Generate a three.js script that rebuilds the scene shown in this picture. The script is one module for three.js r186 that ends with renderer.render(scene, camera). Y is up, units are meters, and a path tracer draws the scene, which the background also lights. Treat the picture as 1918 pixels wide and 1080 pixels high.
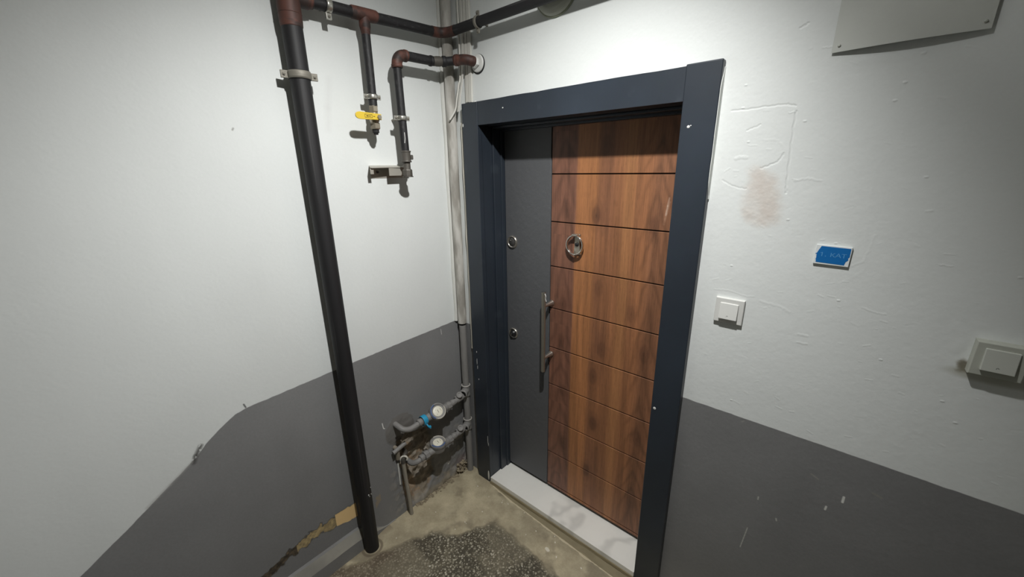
import * as THREE from 'three';
import { mergeGeometries, mergeVertices } from 'three/addons/utils/BufferGeometryUtils.js';
import { RoundedBoxGeometry } from 'three/addons/geometries/RoundedBoxGeometry.js';
import { FontLoader } from 'three/addons/loaders/FontLoader.js';
import { TextGeometry } from 'three/addons/geometries/TextGeometry.js';

// ---------------------------------------------------------------- camera, light, exposure
const renderer = new THREE.WebGLRenderer({ antialias: true });
renderer.toneMapping = THREE.LinearToneMapping;
renderer.toneMappingExposure = 1.0;
renderer.shadowMap.enabled = true;
const scene = new THREE.Scene();
scene.background = new THREE.Color(0x000000);
const camera = new THREE.PerspectiveCamera(72.78, 1918 / 1080, 0.05, 30);
camera.position.set(1.6143, 1.8431, 1.4097);
camera.matrixAutoUpdate = true;
{
  const R = new THREE.Vector3(0.75810451, -0.01400052, -0.65198278), U = new THREE.Vector3(-0.18034667, 0.95627737, -0.23023614), F = new THREE.Vector3(-0.6266998, -0.29212598, -0.72243323);
  camera.quaternion.setFromRotationMatrix(new THREE.Matrix4().makeBasis(R, U, F.negate()));
}
scene.add(camera);
const LAMP = new THREE.Vector3(1.25, 2.77, 0.79), LAMP_AIM = new THREE.Vector3(0.836, 1.742, 0.627);
const POINT_CD = 0.57, SPOT_CD = 11.2, SPOT_ANGLE = 1.052, LAMP_COLOUR = new THREE.Color(1.0, 1.0, 0.985);

// ---------------------------------------------------------------- noise
const fr = (x) => x - Math.floor(x), clamp = (x, a = 0, b = 1) => Math.min(b, Math.max(a, x)), mix = (a, b, t) => a + (b - a) * t;
const sm = (a, b, x) => { const t = clamp((x - a) / (b - a)); return t * t * (3 - 2 * t); };
function hash(x, y, s = 0) { let h = (x * 374761393 + y * 668265263 + s * 974634777) | 0; h = Math.imul(h ^ (h >>> 13), 1274126177); h ^= h >>> 16; return (h >>> 0) / 4294967296; }
function vn(x, y, s = 0) {
  const xi = Math.floor(x), yi = Math.floor(y); let u = x - xi, v = y - yi; u = u * u * (3 - 2 * u); v = v * v * (3 - 2 * v);
  return mix(mix(hash(xi, yi, s), hash(xi + 1, yi, s), u), mix(hash(xi, yi + 1, s), hash(xi + 1, yi + 1, s), u), v);
}
function fbm(x, y, o = 4, s = 0) { let a = 0, w = 0.5, t = 0; for (let i = 0; i < o; i++) { a += w * vn(x, y, s + i * 17); t += w; w *= 0.5; x *= 2.03; y *= 2.03; } return a / t; }
function rng(seed) { let a = seed >>> 0; return () => { a = (a + 0x6D2B79F5) | 0; let t = Math.imul(a ^ (a >>> 15), 1 | a); t = (t + Math.imul(t ^ (t >>> 7), 61 | t)) ^ t; return ((t ^ (t >>> 14)) >>> 0) / 4294967296; }; }
const lin = (c) => c.map((v) => { v /= 255; return v <= 0.04045 ? v / 12.92 : ((v + 0.055) / 1.055) ** 2.4; });
function inPoly(p, x, y) { let c = false; for (let i = 0, j = p.length - 1; i < p.length; j = i++) if ((p[i][1] > y) !== (p[j][1] > y) && x < ((p[j][0] - p[i][0]) * (y - p[i][1])) / (p[j][1] - p[i][1]) + p[i][0]) c = !c; return c; }
function polyDist(p, x, y) { // signed, inside positive
  let d = 1e9; for (let i = 0, j = p.length - 1; i < p.length; j = i++) d = Math.min(d, segDist(p[j], p[i], x, y)); return inPoly(p, x, y) ? d : -d;
}
function segDist(a, b, x, y) { const vx = b[0] - a[0], vy = b[1] - a[1], t = clamp(((x - a[0]) * vx + (y - a[1]) * vy) / (vx * vx + vy * vy + 1e-12)); return Math.hypot(x - a[0] - t * vx, y - a[1] - t * vy); }

// a raster over [u0,u0+w] x [v0,v0+h] metres; colour in sRGB 0..255, height 0..1
class Raster {
  constructor(u0, v0, w, h, px) { Object.assign(this, { u0, v0, w, h }); this.W = Math.round(w / px); this.H = Math.round(h / px); this.px = w / this.W; this.c = new Float32Array(this.W * this.H * 3); this.b = new Float32Array(this.W * this.H); }
  each(fn, box) {
    const [a, b, c, d] = box || [this.u0, this.v0, this.u0 + this.w, this.v0 + this.h];
    const i0 = clamp(Math.floor((a - this.u0) / this.px), 0, this.W - 1), i1 = clamp(Math.ceil((c - this.u0) / this.px), 0, this.W - 1);
    const j0 = clamp(Math.floor((b - this.v0) / this.px), 0, this.H - 1), j1 = clamp(Math.ceil((d - this.v0) / this.px), 0, this.H - 1);
    for (let j = j0; j <= j1; j++) for (let i = i0; i <= i1; i++) fn(this.u0 + (i + 0.5) * this.px, this.v0 + (j + 0.5) * this.px, j * this.W + i);
  }
  tint(k, col, t) { for (let q = 0; q < 3; q++) this.c[k * 3 + q] = mix(this.c[k * 3 + q], col[q], t); }
  stroke(pts, r, fn) { // fn(k, d/r, u, v)
    for (let s = 0; s + 1 < pts.length; s++) {
      const a = pts[s], b = pts[s + 1];
      this.each((u, v, k) => { const d = segDist(a, b, u, v); if (d < r) fn(k, d / r, u, v); }, [Math.min(a[0], b[0]) - r, Math.min(a[1], b[1]) - r, Math.max(a[0], b[0]) + r, Math.max(a[1], b[1]) + r]);
    }
  }
  ridge(pts, r, amp, base) { // relief line: max of bump, kept in a scratch so segments do not add up
    const m = new Map(); this.stroke(pts, r, (k, d) => { const v = amp * 0.26 * (1 - d * d) ** 2; if (!m.has(k) || Math.abs(m.get(k)) < Math.abs(v)) m.set(k, v); }); for (const [k, v] of m) this.b[k] += v;
  }
  map() {
    const d = new Uint8Array(this.W * this.H * 4); for (let k = 0; k < this.W * this.H; k++) { for (let q = 0; q < 3; q++) d[k * 4 + q] = clamp(this.c[k * 3 + q], 0, 255); d[k * 4 + 3] = 255; }
    return tex(d, this.W, this.H, true);
  }
  bump() {
    const d = new Uint8Array(this.W * this.H * 4); for (let k = 0; k < this.W * this.H; k++) { const v = clamp(this.b[k] * 255 + hash(k, 7, 3) - 0.5, 0, 255); d[k * 4] = d[k * 4 + 1] = d[k * 4 + 2] = v; d[k * 4 + 3] = 255; }
    return tex(d, this.W, this.H, false);
  }
}
function tex(d, w, h, srgb, wrap = THREE.ClampToEdgeWrapping) { const t = new THREE.DataTexture(d, w, h, THREE.RGBAFormat); t.magFilter = THREE.LinearFilter; t.minFilter = THREE.LinearFilter; t.wrapS = t.wrapT = wrap; if (srgb) t.colorSpace = THREE.SRGBColorSpace; t.needsUpdate = true; return t; }

// ---------------------------------------------------------------- object helpers
const used = new Map();
function numbered(n) { const k = used.get(n) || 0; used.set(n, k + 1); return k ? `${n}_${String(k).padStart(3, '0')}` : n; }
function tag(o, label, category, group, kind) { o.userData.label = label; if (category) o.userData.category = category; if (group) o.userData.group = group; if (kind) o.userData.kind = kind; return o; }
function thing(name, label, category, group, kind) { const o = new THREE.Group(); o.name = numbered(name); scene.add(o); return tag(o, label, category, group, kind); }
function part(name, geos, mat, parent, label) {
  let gs = (Array.isArray(geos) ? geos : [geos]).map((g) => (g.index ? g.toNonIndexed() : g));
  gs.forEach((g) => { for (const k of Object.keys(g.attributes)) if (!['position', 'normal', 'uv'].includes(k)) g.deleteAttribute(k); });
  const m = new THREE.Mesh(gs.length > 1 ? mergeGeometries(gs) : gs[0], mat);
  m.name = name; m.castShadow = m.receiveShadow = true; if (label) m.userData.label = label; parent.add(m); return m;
}
function struct(name, geos, mat, label, cat) { const m = part(numbered(name), geos, mat, scene, label); m.userData.kind = 'structure'; if (cat) m.userData.category = cat; return m; }
const V = (x, y, z) => new THREE.Vector3(x, y, z);
function box(x0, y0, z0, x1, y1, z1, r = 0) {
  const w = x1 - x0, h = y1 - y0, d = z1 - z0, g = r ? new RoundedBoxGeometry(w, h, d, 2, Math.min(r, w / 2.01, h / 2.01, d / 2.01)) : new THREE.BoxGeometry(w, h, d);
  return g.translate((x0 + x1) / 2, (y0 + y1) / 2, (z0 + z1) / 2);
}
function along(g, a, dir) { g.applyQuaternion(new THREE.Quaternion().setFromUnitVectors(V(0, 1, 0), dir.clone().normalize())); return g.translate(a.x, a.y, a.z); }
// lathe profile [[r, t], ...] about the axis starting at a in direction dir
function lathe(profile, a, dir, seg = 28) { return along(new THREE.LatheGeometry(profile.map((p) => new THREE.Vector2(Math.max(p[0], 1e-5), p[1])), seg), a, dir); }
function rod(a, b, r, seg = 28, bevel = 0.001) { const L = a.distanceTo(b), d = b.clone().sub(a); return lathe([[0, 0], [r - bevel, 0], [r, bevel], [r, L - bevel], [r - bevel, L], [0, L]], a, d, seg); }
function hexNut(a, b, r, seg = 6) { const L = a.distanceTo(b), d = b.clone().sub(a), g = lathe([[0, 0], [r * 0.9, 0], [r, L * 0.15], [r, L * 0.85], [r * 0.9, L], [0, L]], V(0, 0, 0), V(0, 1, 0), seg).toNonIndexed(); g.computeVertexNormals(); return along(g, a, d); }
function tube(pts, r, seg = 48, rad = 22, closed = false, tension = 0.5) { return new THREE.TubeGeometry(new THREE.CatmullRomCurve3(pts, closed, 'catmullrom', tension), seg, r, rad, closed); }
// elbow: quarter bend between two straight ends meeting at corner c
function bend(a, c, b, r, n = 20, rad = 22) { const q = new THREE.QuadraticBezierCurve3(a, c, b); return new THREE.TubeGeometry(q, n, r, rad, false); }
function ring(center, normal, R, r, a = 14, b = 40) { const g = new THREE.TorusGeometry(R, r, a, b); g.applyQuaternion(new THREE.Quaternion().setFromUnitVectors(V(0, 0, 1), normal.clone().normalize())); return g.translate(center.x, center.y, center.z); }
function planeUV(g, f) { const p = g.attributes.position, uv = new Float32Array(p.count * 2); for (let i = 0; i < p.count; i++) { const [u, v] = f(p.getX(i), p.getY(i), p.getZ(i)); uv[i * 2] = u; uv[i * 2 + 1] = v; } g.setAttribute('uv', new THREE.BufferAttribute(uv, 2)); return g; }

// ---------------------------------------------------------------- materials
const std = (rgb, rough = 0.7, metal = 0, extra = {}) => new THREE.MeshStandardMaterial({ color: new THREE.Color().setRGB(...lin(rgb)), roughness: rough, metalness: metal, ...extra });
function mottle(size, fn, srgb = true) { const d = new Uint8Array(size * size * 4); for (let j = 0; j < size; j++) for (let i = 0; i < size; i++) { const c = fn(i / size, j / size); const k = (j * size + i) * 4; d[k] = clamp(c[0], 0, 255); d[k + 1] = clamp(c[1], 0, 255); d[k + 2] = clamp(c[2], 0, 255); d[k + 3] = 255; } return tex(d, size, size, srgb, THREE.RepeatWrapping); }
const tile = (x, y, n, o, s) => { // periodic fbm over the unit square
  let a = 0, w = 0.5, t = 0, f = n; for (let i = 0; i < o; i++) { const X = x * f, Y = y * f, xi = Math.floor(X), yi = Math.floor(Y); let u = X - xi, v = Y - yi; u = u * u * (3 - 2 * u); v = v * v * (3 - 2 * v); const m = (q) => ((q % f) + f) % f; a += w * mix(mix(hash(m(xi), m(yi), s + i), hash(m(xi + 1), m(yi), s + i), u), mix(hash(m(xi), m(yi + 1), s + i), hash(m(xi + 1), m(yi + 1), s + i), u), v); t += w; w *= 0.5; f *= 2; } return a / t;
};
const bumpFine = mottle(256, (x, y) => { const v = tile(x, y, 8, 5, 5) * 255; return [v, v, v]; }, false);
const pipeMap = mottle(256, (x, y) => { const n = tile(x, y, 4, 5, 11), m = tile(x, y, 16, 3, 31); const k = 0.85 + 0.6 * (n - 0.5); const dust = sm(0.62, 0.8, m) * 34; return [33 * k + dust * 0.7, 32 * k + dust * 0.68, 34 * k + dust * 0.66]; });
const redMap = mottle(256, (x, y) => { const n = tile(x, y, 4, 5, 41); const k = 0.8 + 0.7 * (n - 0.5), b = sm(0.5, 0.72, tile(x, y, 3, 4, 77)); return [mix(106, 60, b) * k, mix(66, 46, b) * k, mix(55, 42, b) * k]; });
const M = {
  black: new THREE.MeshStandardMaterial({ map: pipeMap, roughness: 0.6, bumpMap: bumpFine, bumpScale: 0.0012 }),
  red: new THREE.MeshStandardMaterial({ map: redMap, roughness: 0.62, bumpMap: bumpFine, bumpScale: 0.001 }),
  mallGrey: std([88, 84, 78], 0.55, 0.3, { bumpMap: bumpFine, bumpScale: 0.001 }),
  zinc: std([196, 194, 186], 0.3, 0.85), dullZinc: std([132, 128, 118], 0.6, 0.35, { bumpMap: bumpFine, bumpScale: 0.001 }),
  rubber: std([30, 30, 30], 0.8), brass: std([176, 166, 148], 0.32, 0.7), yellow: std([212, 182, 58], 0.5), ink: std([70, 58, 20], 0.7),
  steel: std([196, 190, 180], 0.3, 0.9), satin: std([168, 162, 150], 0.38, 0.85), chrome: std([225, 222, 215], 0.14, 1), dark: std([22, 22, 24], 0.4),
  white: std([212, 212, 208], 0.42), satinPaint: std([170, 172, 164], 0.5, 0.2), whitePaint: std([206, 206, 200], 0.75), ivory: std([214, 210, 198], 0.5),
  greyPaint: std([128, 126, 123], 0.6, 0, { bumpMap: bumpFine, bumpScale: 0.002 }), oldWhite: null,
  blueTag: std([44, 150, 190], 0.4), blueRim: std([66, 92, 140], 0.5), dial: std([226, 222, 205], 0.35), plaster: std([190, 186, 178], 0.9, 0, { bumpMap: bumpFine, bumpScale: 0.003 }),
};
M.oldWhite = new THREE.MeshStandardMaterial({ map: mottle(256, (x, y) => { const n = sm(0.35, 0.75, tile(x, y, 4, 5, 61)); return [mix(192, 142, n), mix(189, 138, n), mix(182, 130, n)]; }), roughness: 0.8, bumpMap: bumpFine, bumpScale: 0.003 });

// ---------------------------------------------------------------- walls
const WHITE = [221, 224, 222], GREY = [126, 126, 126];
const H = 2.9, ROOM_X = 3.6, ROOM_Z = 4.0, SUB = -1.3;
const dadoL = [[-0.1, 1.021], [0.018, 1.02], [0.414, 1.012], [0.733, 1.003], [1.101, 0.989], [1.137, 0.981], [1.19, 0.95], [1.24, 0.914], [1.273, 0.88], [1.47, 0.743], [1.612, 0.653], [3.2, -0.36]];
const lerpLine = (pl, t) => { for (let i = 0; i + 1 < pl.length; i++) if (t <= pl[i + 1][0]) return mix(pl[i][1], pl[i + 1][1], (t - pl[i][0]) / (pl[i + 1][0] - pl[i][0])); return pl[pl.length - 1][1]; };
// the broken-out hole behind the water meters (z, y)
const HOLE = [[0.50, 0.50], [0.51, 0.40], [0.485, 0.30], [0.49, 0.16], [0.475, 0.06], [0.42, 0.02], [0.34, 0.04], [0.27, 0.13], [0.29, 0.24], [0.27, 0.36], [0.30, 0.45], [0.38, 0.47], [0.44, 0.50]];
const holeD = (z, y) => polyDist(HOLE, z, y) + 0.035 * (fbm(z * 26, y * 26, 4, 90) - 0.5);
function leftDepth(z, y) { // depth into the wall (positive) or swelling (negative)
  if (z > 0.8 || y > 0.8 || y < -0.02) return 0;
  const d = holeD(z, y); let r = sm(-0.004, 0.012, d) * (0.008 + 0.048 * fbm(z * 26, y * 26, 4, 8) * sm(0.0, 0.24, y)) ;
  const patch = Math.hypot((z - 0.47) / 0.085, (y - 0.535) / 0.085); r -= 0.006 * sm(1.1, 0.7, patch) * (0.5 + fbm(z * 40, y * 40, 3, 4));
  const crumb = sm(0.08, 0.0, y + 0.08 * (fbm(z * 18, 3.3, 3, 6) - 0.5)) * sm(0.50, 0.40, z); r -= crumb * (0.002 + 0.018 * fbm(z * 34, y * 34, 4, 12));
  const low = sm(0.5, 0.2, y) * sm(0.6, 0.45, z); r += low * 0.010 * (fbm(z * 45, y * 45, 4, 14) - 0.5);
  return r;
}
const RL = new Raster(0, 0, 3.0, H, 0.00147);
{
  const bead = (z) => lerpLine(dadoL, z) + 0.004 * (fbm(z * 40, 0.5, 3, 3) - 0.5);
  RL.each((z, y, k) => {
    const big = fbm(z * 2.2, y * 2.2, 4, 1), streak = fbm(z * 6, y * 1.4, 3, 9), grain = fbm(z * 240, y * 240, 2, 2);
    const d = bead(z) - y, g = sm(-0.0012, 0.0012, d);
    const wv = 1 - 0.05 * (big - 0.4) - 0.03 * (streak - 0.5) + 0.012 * (grain - 0.5), gv = 1 + 0.16 * (big - 0.5) + 0.05 * (grain - 0.5) + 0.06 * (streak - 0.5);
    for (let q = 0; q < 3; q++) RL.c[k * 3 + q] = mix(WHITE[q] * wv, GREY[q] * gv, g);
    RL.b[k] = 0.5 + 0.16 * (fbm(z * 90, y * 90, 3, 21) - 0.5) + 0.3 * (big - 0.5) + 0.15 * (fbm(z * 14, y * 10, 3, 22) - 0.5);
    if (z < 0.75 && y < 0.8) { // damp, broken plaster behind the meters
      const h = holeD(z, y), inside = sm(-0.002, 0.012, h);
      const rub = fbm(z * 38, y * 38, 4, 51), rub2 = fbm(z * 14, y * 14, 3, 52);
      const rc = [mix(96, 172, rub), mix(88, 160, rub), mix(77, 142, rub)]; if (rub2 > 0.56) { rc[0] += 12; rc[1] += 2; rc[2] -= 6; }
      RL.tint(k, rc, inside * 0.92);
      const base = sm(0.075, 0.015, y + 0.12 * (fbm(z * 22, y * 22, 3, 53) - 0.5)) * sm(0.46, 0.36, z);
      RL.tint(k, [mix(110, 178, rub), mix(101, 166, rub), mix(86, 142, rub)], base * 0.85);
      const red = Math.exp(-(((z - 0.06) / 0.05) ** 2) - ((y - 0.075) / 0.035) ** 2); RL.tint(k, [112, 92, 88], red * 0.6);
      const flake = sm(0.60, 0.64, fbm(z * 24, y * 24, 4, 54)) * sm(0.42, 0.3, y) * sm(0.62, 0.5, z); RL.tint(k, [156, 151, 142], flake * 0.5); RL.b[k] += 0.25 * flake;
      const patch = Math.hypot((z - 0.47) / 0.085, (y - 0.535) / 0.085) + 0.3 * (fbm(z * 30, y * 30, 3, 55) - 0.5); RL.tint(k, [108, 105, 101], sm(1.08, 0.95, patch) * 0.8);
      RL.b[k] += 0.9 * Math.max(inside, base) * (rub - 0.5);
    }
  });
  // dark scuff and smudges where the dado turns down the stairs
  RL.stroke([[1.255, 0.915], [1.275, 0.885], [1.285, 0.862]], 0.011, (k, d, u, v) => RL.tint(k, [70, 69, 67], 0.8 * (1 - d) * (fbm(u * 120, v * 120, 2, 4) > 0.4 ? 1 : 0.2)));
  RL.stroke([[1.10, 0.993], [1.104, 1.008]], 0.004, (k, d) => RL.tint(k, [60, 60, 60], 0.85 * (1 - d)));
  RL.stroke([[1.29, 0.868], [1.36, 0.82], [1.43, 0.775]], 0.008, (k, d, u, v) => RL.tint(k, [176, 176, 172], 0.5 * (1 - d)));
  // long line of flaking paint above the skirting
  const peel = [[0.757, 0.228], [0.80, 0.234], [0.86, 0.244], [0.93, 0.247], [1.0, 0.238], [1.06, 0.232], [1.12, 0.214], [1.2, 0.204], [1.32, 0.16], [1.5, 0.05]];
  RL.each((z, y, k) => {
    const c = lerpLine(peel, z), n = fbm(z * 42, y * 42, 4, 71), half = z < 0.862 ? mix(0.046, 0.036, (z - 0.757) / 0.1) : mix(0.026, 0.015, clamp((z - 0.862) / 0.3));
    if (z < 0.757) return; const d = half - Math.abs(y - c) + 0.030 * (n - 0.5) * (z < 0.862 ? 0.5 : 1.9), t = sm(0, 0.003, d);
    const n2 = fbm(z * 90, y * 90, 3, 72); let col = z < 0.862 ? [234, 200, 144] : z < 1.04 ? [mix(120, 206, n2), mix(108, 182, n2), mix(84, 130, n2)] : [mix(34, 128, n2), mix(31, 112, n2), mix(27, 90, n2)];
    RL.tint(k, col, t); RL.b[k] -= 0.22 * t;
    const edge = Math.exp(-((d / 0.003) ** 2)); RL.b[k] += 0.1 * edge; RL.tint(k, [44, 42, 40], edge * (z > 0.862 ? 0.5 : 0.15));
  }, [0.74, 0, 1.55, 0.33]);
  RL.each((z, y, k) => { const d = 0.5 - Math.abs(y - 0.195 + (z - 0.64) * 1.2) / 0.06 + 0.9 * (fbm(z * 60, y * 60, 3, 73) - 0.5); if (Math.abs(z - 0.642) < 0.016) RL.tint(k, [150, 134, 112], sm(0, 0.2, d) * 0.7); }, [0.6, 0.12, 0.69, 0.28]);
  for (const [pts, r, c] of [[[[0.566, 0.622], [0.562, 0.590], [0.556, 0.586]], 0.003, 235], [[[0.155, 1.0], [0.152, 0.97]], 0.0025, 200]]) RL.stroke(pts, r, (k, d) => RL.tint(k, [c, c, c - 4], sm(1, 0.5, d)));
  // faint dents and marks on the white
  const R = rng(5); for (let i = 0; i < 70; i++) { const z = R() * 1.7, y = 0.9 + R() * 1.7, a = R() * 6.3, l = 0.004 + R() * 0.016; RL.ridge([[z, y], [z + Math.cos(a) * l, y + Math.sin(a) * l]], 0.003 + R() * 0.003, (R() - 0.4) * 0.25); }
  RL.stroke([[0.955, 1.98], [0.952, 1.985]], 0.004, (k, d) => RL.tint(k, [120, 118, 114], 0.7 * (1 - d)));
  RL.stroke([[0.60, 2.18], [0.62, 2.08], [0.63, 2.0]], 0.02, (k, d) => RL.tint(k, [198, 198, 197], 0.22 * (1 - d)));
}
const wallLMat = new THREE.MeshStandardMaterial({ map: RL.map(), bumpMap: RL.bump(), bumpScale: 0.0016, roughness: 0.62 });
const whiteWall = std([220, 221, 218], 0.7, 0, { bumpMap: bumpFine, bumpScale: 0.0006 });
{
  const zs = [], ys = [SUB, -0.6, -0.02]; for (let z = 0; z <= 0.7001; z += 0.0075) zs.push(z); for (const z of [0.8, 1.0, 1.3, 1.7, 2.3, 3.0, ROOM_Z]) zs.push(z);
  for (let y = 0; y <= 0.7001; y += 0.0075) ys.push(y); for (const y of [0.8, 1.2, 1.7, 2.2, H]) ys.push(y);
  const pos = [], uv = [], idx = []; zs.forEach((z) => ys.forEach((y) => { pos.push(-leftDepth(z, y), y, z); uv.push(z / 3.0, y / H); }));
  const n = ys.length; for (let i = 0; i + 1 < zs.length; i++) for (let j = 0; j + 1 < n; j++) { const a = i * n + j, b = a + 1, c = a + n, d = c + 1; idx.push(a, b, c, b, d, c); }
  const g = new THREE.BufferGeometry(); g.setAttribute('position', new THREE.Float32BufferAttribute(pos, 3)); g.setAttribute('uv', new THREE.Float32BufferAttribute(uv, 2)); g.setIndex(idx); g.computeVertexNormals();
  const w = new THREE.Group(); w.name = 'wall_left'; scene.add(w); tag(w, 'white left wall with a grey dado that turns down the stairs', 'wall', null, 'structure');
  part('plaster_face', g, wallLMat, w);
  part('masonry', [box(-0.28, SUB, -0.3, -0.09, H, ROOM_Z)], whiteWall, w);
  // ragged beads of filler on both sides of the old pipe in the corner
  const bead = (x, z, y0, y1, r, s) => { const p = []; for (let y = y0; y <= y1 + 1e-6; y += 0.02) p.push(V(x + 0.006 * (fbm(y * 9, s, 3, s) - 0.5), y, z + 0.012 * (fbm(y * 7, s + 4, 3, s) - 0.5))); return tube(p, r, p.length * 2, 9); };
  part('plaster_bead', [bead(0.004, 0.040, 1.02, 2.78, 0.013, 2)], M.whitePaint, w);
}
// back wall with the doorway
const XL = 0.1158, XIL = 0.2188, XIR = 1.1415, XR = 1.247, HT = 2.144, HI = 2.0397, ZF = 0.0297, ZD = -0.1355;
const RB = new Raster(0, 0, 2.9, H, 0.00142);
{
  RB.each((x, y, k) => {
    const big = fbm(x * 2.1, y * 2.1, 4, 101), mid = fbm(x * 9, y * 9, 3, 103), grain = fbm(x * 240, y * 240, 2, 102);
    const g = sm(-0.0012, 0.0012, 1.0 + 0.003 * (fbm(x * 30, 1.5, 3, 104) - 0.5) - y);
    const wv = 1 - 0.04 * (big - 0.4) + 0.012 * (grain - 0.5), gv = 1 + 0.14 * (big - 0.5) + 0.05 * (grain - 0.5) + 0.05 * (mid - 0.5);
    for (let q = 0; q < 3; q++) RB.c[k * 3 + q] = mix(WHITE[q] * wv, GREY[q] * 0.97 * gv, g);
    const side = sm(1.1, 1.3, x);
    RB.b[k] = 0.5 + 0.1 * (fbm(x * 80, y * 80, 3, 121) - 0.5) + 0.35 * (big - 0.5) + (0.07 + 0.08 * side) * (fbm(x * 12, y * 16, 4, 122) - 0.5);
  });
  // bare brownish patch
  const P = [[1.335, 1.84], [1.36, 1.845], [1.39, 1.835], [1.44, 1.81], [1.455, 1.76], [1.466, 1.675], [1.44, 1.66], [1.40, 1.665], [1.352, 1.69], [1.342, 1.75]];
  RB.each((x, y, k) => { const d = polyDist(P, x, y) + 0.05 * (fbm(x * 18, y * 18, 4, 130) - 0.5); RB.tint(k, [203, 193, 184], 0.75 * sm(-0.01, 0.03, d) * (0.45 + 0.9 * fbm(x * 34, y * 34, 3, 131))); RB.b[k] += 0.25 * sm(-0.005, 0.015, d) * (fbm(x * 60, y * 60, 3, 132) - 0.5); }, [1.28, 1.6, 1.52, 1.9]);
  // plaster relief: edges of old filled chases, traced drips and dents
  const jag = (pts, s, n = 8, a = 0.003) => { const o = []; for (let i = 0; i + 1 < pts.length; i++) for (let j = 0; j < n; j++) { const t = j / n; o.push([mix(pts[i][0], pts[i + 1][0], t) + a * (hash(i * n + j, s, 1) - 0.5), mix(pts[i][1], pts[i + 1][1], t) + a * (hash(i * n + j, s, 2) - 0.5)]); } o.push(pts[pts.length - 1]); return o; };
  const rl = (pts, r, a, s) => RB.ridge(jag(pts, s), r, a);
  rl([[1.28, 2.0], [1.35, 2.003], [1.414, 2.006], [1.44, 1.999]], 0.0042, -0.8, 1); rl([[1.443, 1.985], [1.446, 1.9], [1.45, 1.82], [1.455, 1.765]], 0.0045, -1.2, 2); rl([[1.428, 1.982], [1.442, 1.984]], 0.003, 0.5, 3);
  rl([[1.381, 1.834], [1.40, 1.842], [1.422, 1.853], [1.432, 1.875]], 0.0042, -0.8, 4); rl([[1.432, 1.875], [1.428, 1.895], [1.41, 1.912], [1.377, 1.914]], 0.005, 0.2, 5); rl([[1.281, 1.80], [1.30, 1.787], [1.33, 1.777], [1.351, 1.775]], 0.0042, -0.6, 6);
  rl([[1.33, 1.944], [1.352, 1.951], [1.362, 1.957]], 0.004, -0.7, 7); rl([[1.31, 1.864], [1.322, 1.868], [1.34, 1.866]], 0.007, 0.6, 8); rl([[1.283, 1.826], [1.297, 1.836]], 0.003, 0.35, 9); rl([[1.34, 1.9], [1.36, 1.9]], 0.003, 0.3, 10);
  rl([[1.683, 2.074], [1.69, 2.02], [1.686, 1.971], [1.665, 1.90], [1.637, 1.832], [1.640, 1.77], [1.643, 1.716], [1.655, 1.62], [1.665, 1.56], [1.62, 1.52]], 0.006, 0.13, 11);
  rl([[1.475, 2.134], [1.50, 2.132]], 0.003, 0.5, 12); rl([[1.55, 2.09], [1.62, 2.085], [1.68, 2.09]], 0.012, 0.3, 13); rl([[1.42, 2.19], [1.436, 2.198]], 0.004, -1.0, 14);
  rl([[1.47, 1.80], [1.50, 1.806], [1.53, 1.80]], 0.005, 0.4, 15); rl([[1.68, 1.46], [1.71, 1.453], [1.73, 1.452]], 0.004, 0.35, 16); rl([[1.555, 1.345], [1.575, 1.345]], 0.006, 0.5, 17); rl([[1.556, 1.318], [1.578, 1.32]], 0.005, 0.5, 18); rl([[1.44, 1.43], [1.50, 1.42], [1.52, 1.41]], 0.006, 0.3, 19);
  rl([[1.80, 1.60], [1.822, 1.60]], 0.003, 0.5, 20); rl([[1.62, 1.56], [1.66, 1.59], [1.668, 1.66]], 0.005, 0.25, 21); rl([[1.305, 1.443], [1.34, 1.447], [1.40, 1.437], [1.42, 1.44]], 0.004, 0.3, 22);
  const R = rng(9); for (let i = 0; i < 260; i++) { const x = 1.26 + R() * 0.95, y = 1.03 + R() * 1.3, l = 0.002 + R() * 0.016, a = (R() - 0.5) * 1.0; RB.ridge([[x, y], [x + Math.cos(a) * l, y + Math.sin(a) * l]], 0.002 + R() * 0.003, (R() - 0.3) * 0.55); }
  for (let i = 0; i < 22; i++) { const x = 1.28 + R() * 0.8, y = 1.05 + R() * 1.1; RB.ridge([[x, y], [x + 0.003, y]], 0.004, 0.9); }
  // grime round the old box, chips and scratches on the grey
  RB.each((x, y, k) => { const d = Math.hypot((x - 1.895) / 0.018, (y - 1.355) / 0.02) + 0.8 * (fbm(x * 80, y * 80, 3, 140) - 0.5); RB.tint(k, [92, 84, 66], 0.75 * sm(1.1, 0.4, d)); const e = Math.hypot((x - 1.95) / 0.09, (y - 1.335) / 0.018); RB.tint(k, [150, 148, 130], 0.5 * sm(1.2, 0.5, e)); }, [1.84, 1.28, 2.08, 1.42]);
  rl([[1.862, 1.45], [1.885, 1.425], [1.872, 1.39]], 0.016, 0.5, 31);
  const chip = (pts, r, c) => RB.stroke(pts, r, (k, d) => RB.tint(k, [c, c, c - 6], sm(1, 0.55, d)));
  chip([[1.527, 0.562], [1.517, 0.462]], 0.0022, 176); chip([[1.752, 0.848], [1.752, 0.828]], 0.0042, 214); chip([[1.7185, 0.789], [1.7175, 0.776]], 0.0036, 206); chip([[1.54, 0.713], [1.54, 0.702]], 0.003, 176); chip([[1.602, 0.658], [1.604, 0.650]], 0.003, 176); chip([[1.663, 0.885], [1.683, 0.876]], 0.003, 138); chip([[1.81, 0.90], [1.83, 0.895]], 0.004, 132); chip([[1.456, 0.99], [1.45, 0.985]], 0.0025, 140);
}
const wallBMat = new THREE.MeshStandardMaterial({ map: RB.map(), bumpMap: RB.bump(), bumpScale: 0.0038, roughness: 0.6 });
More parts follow.
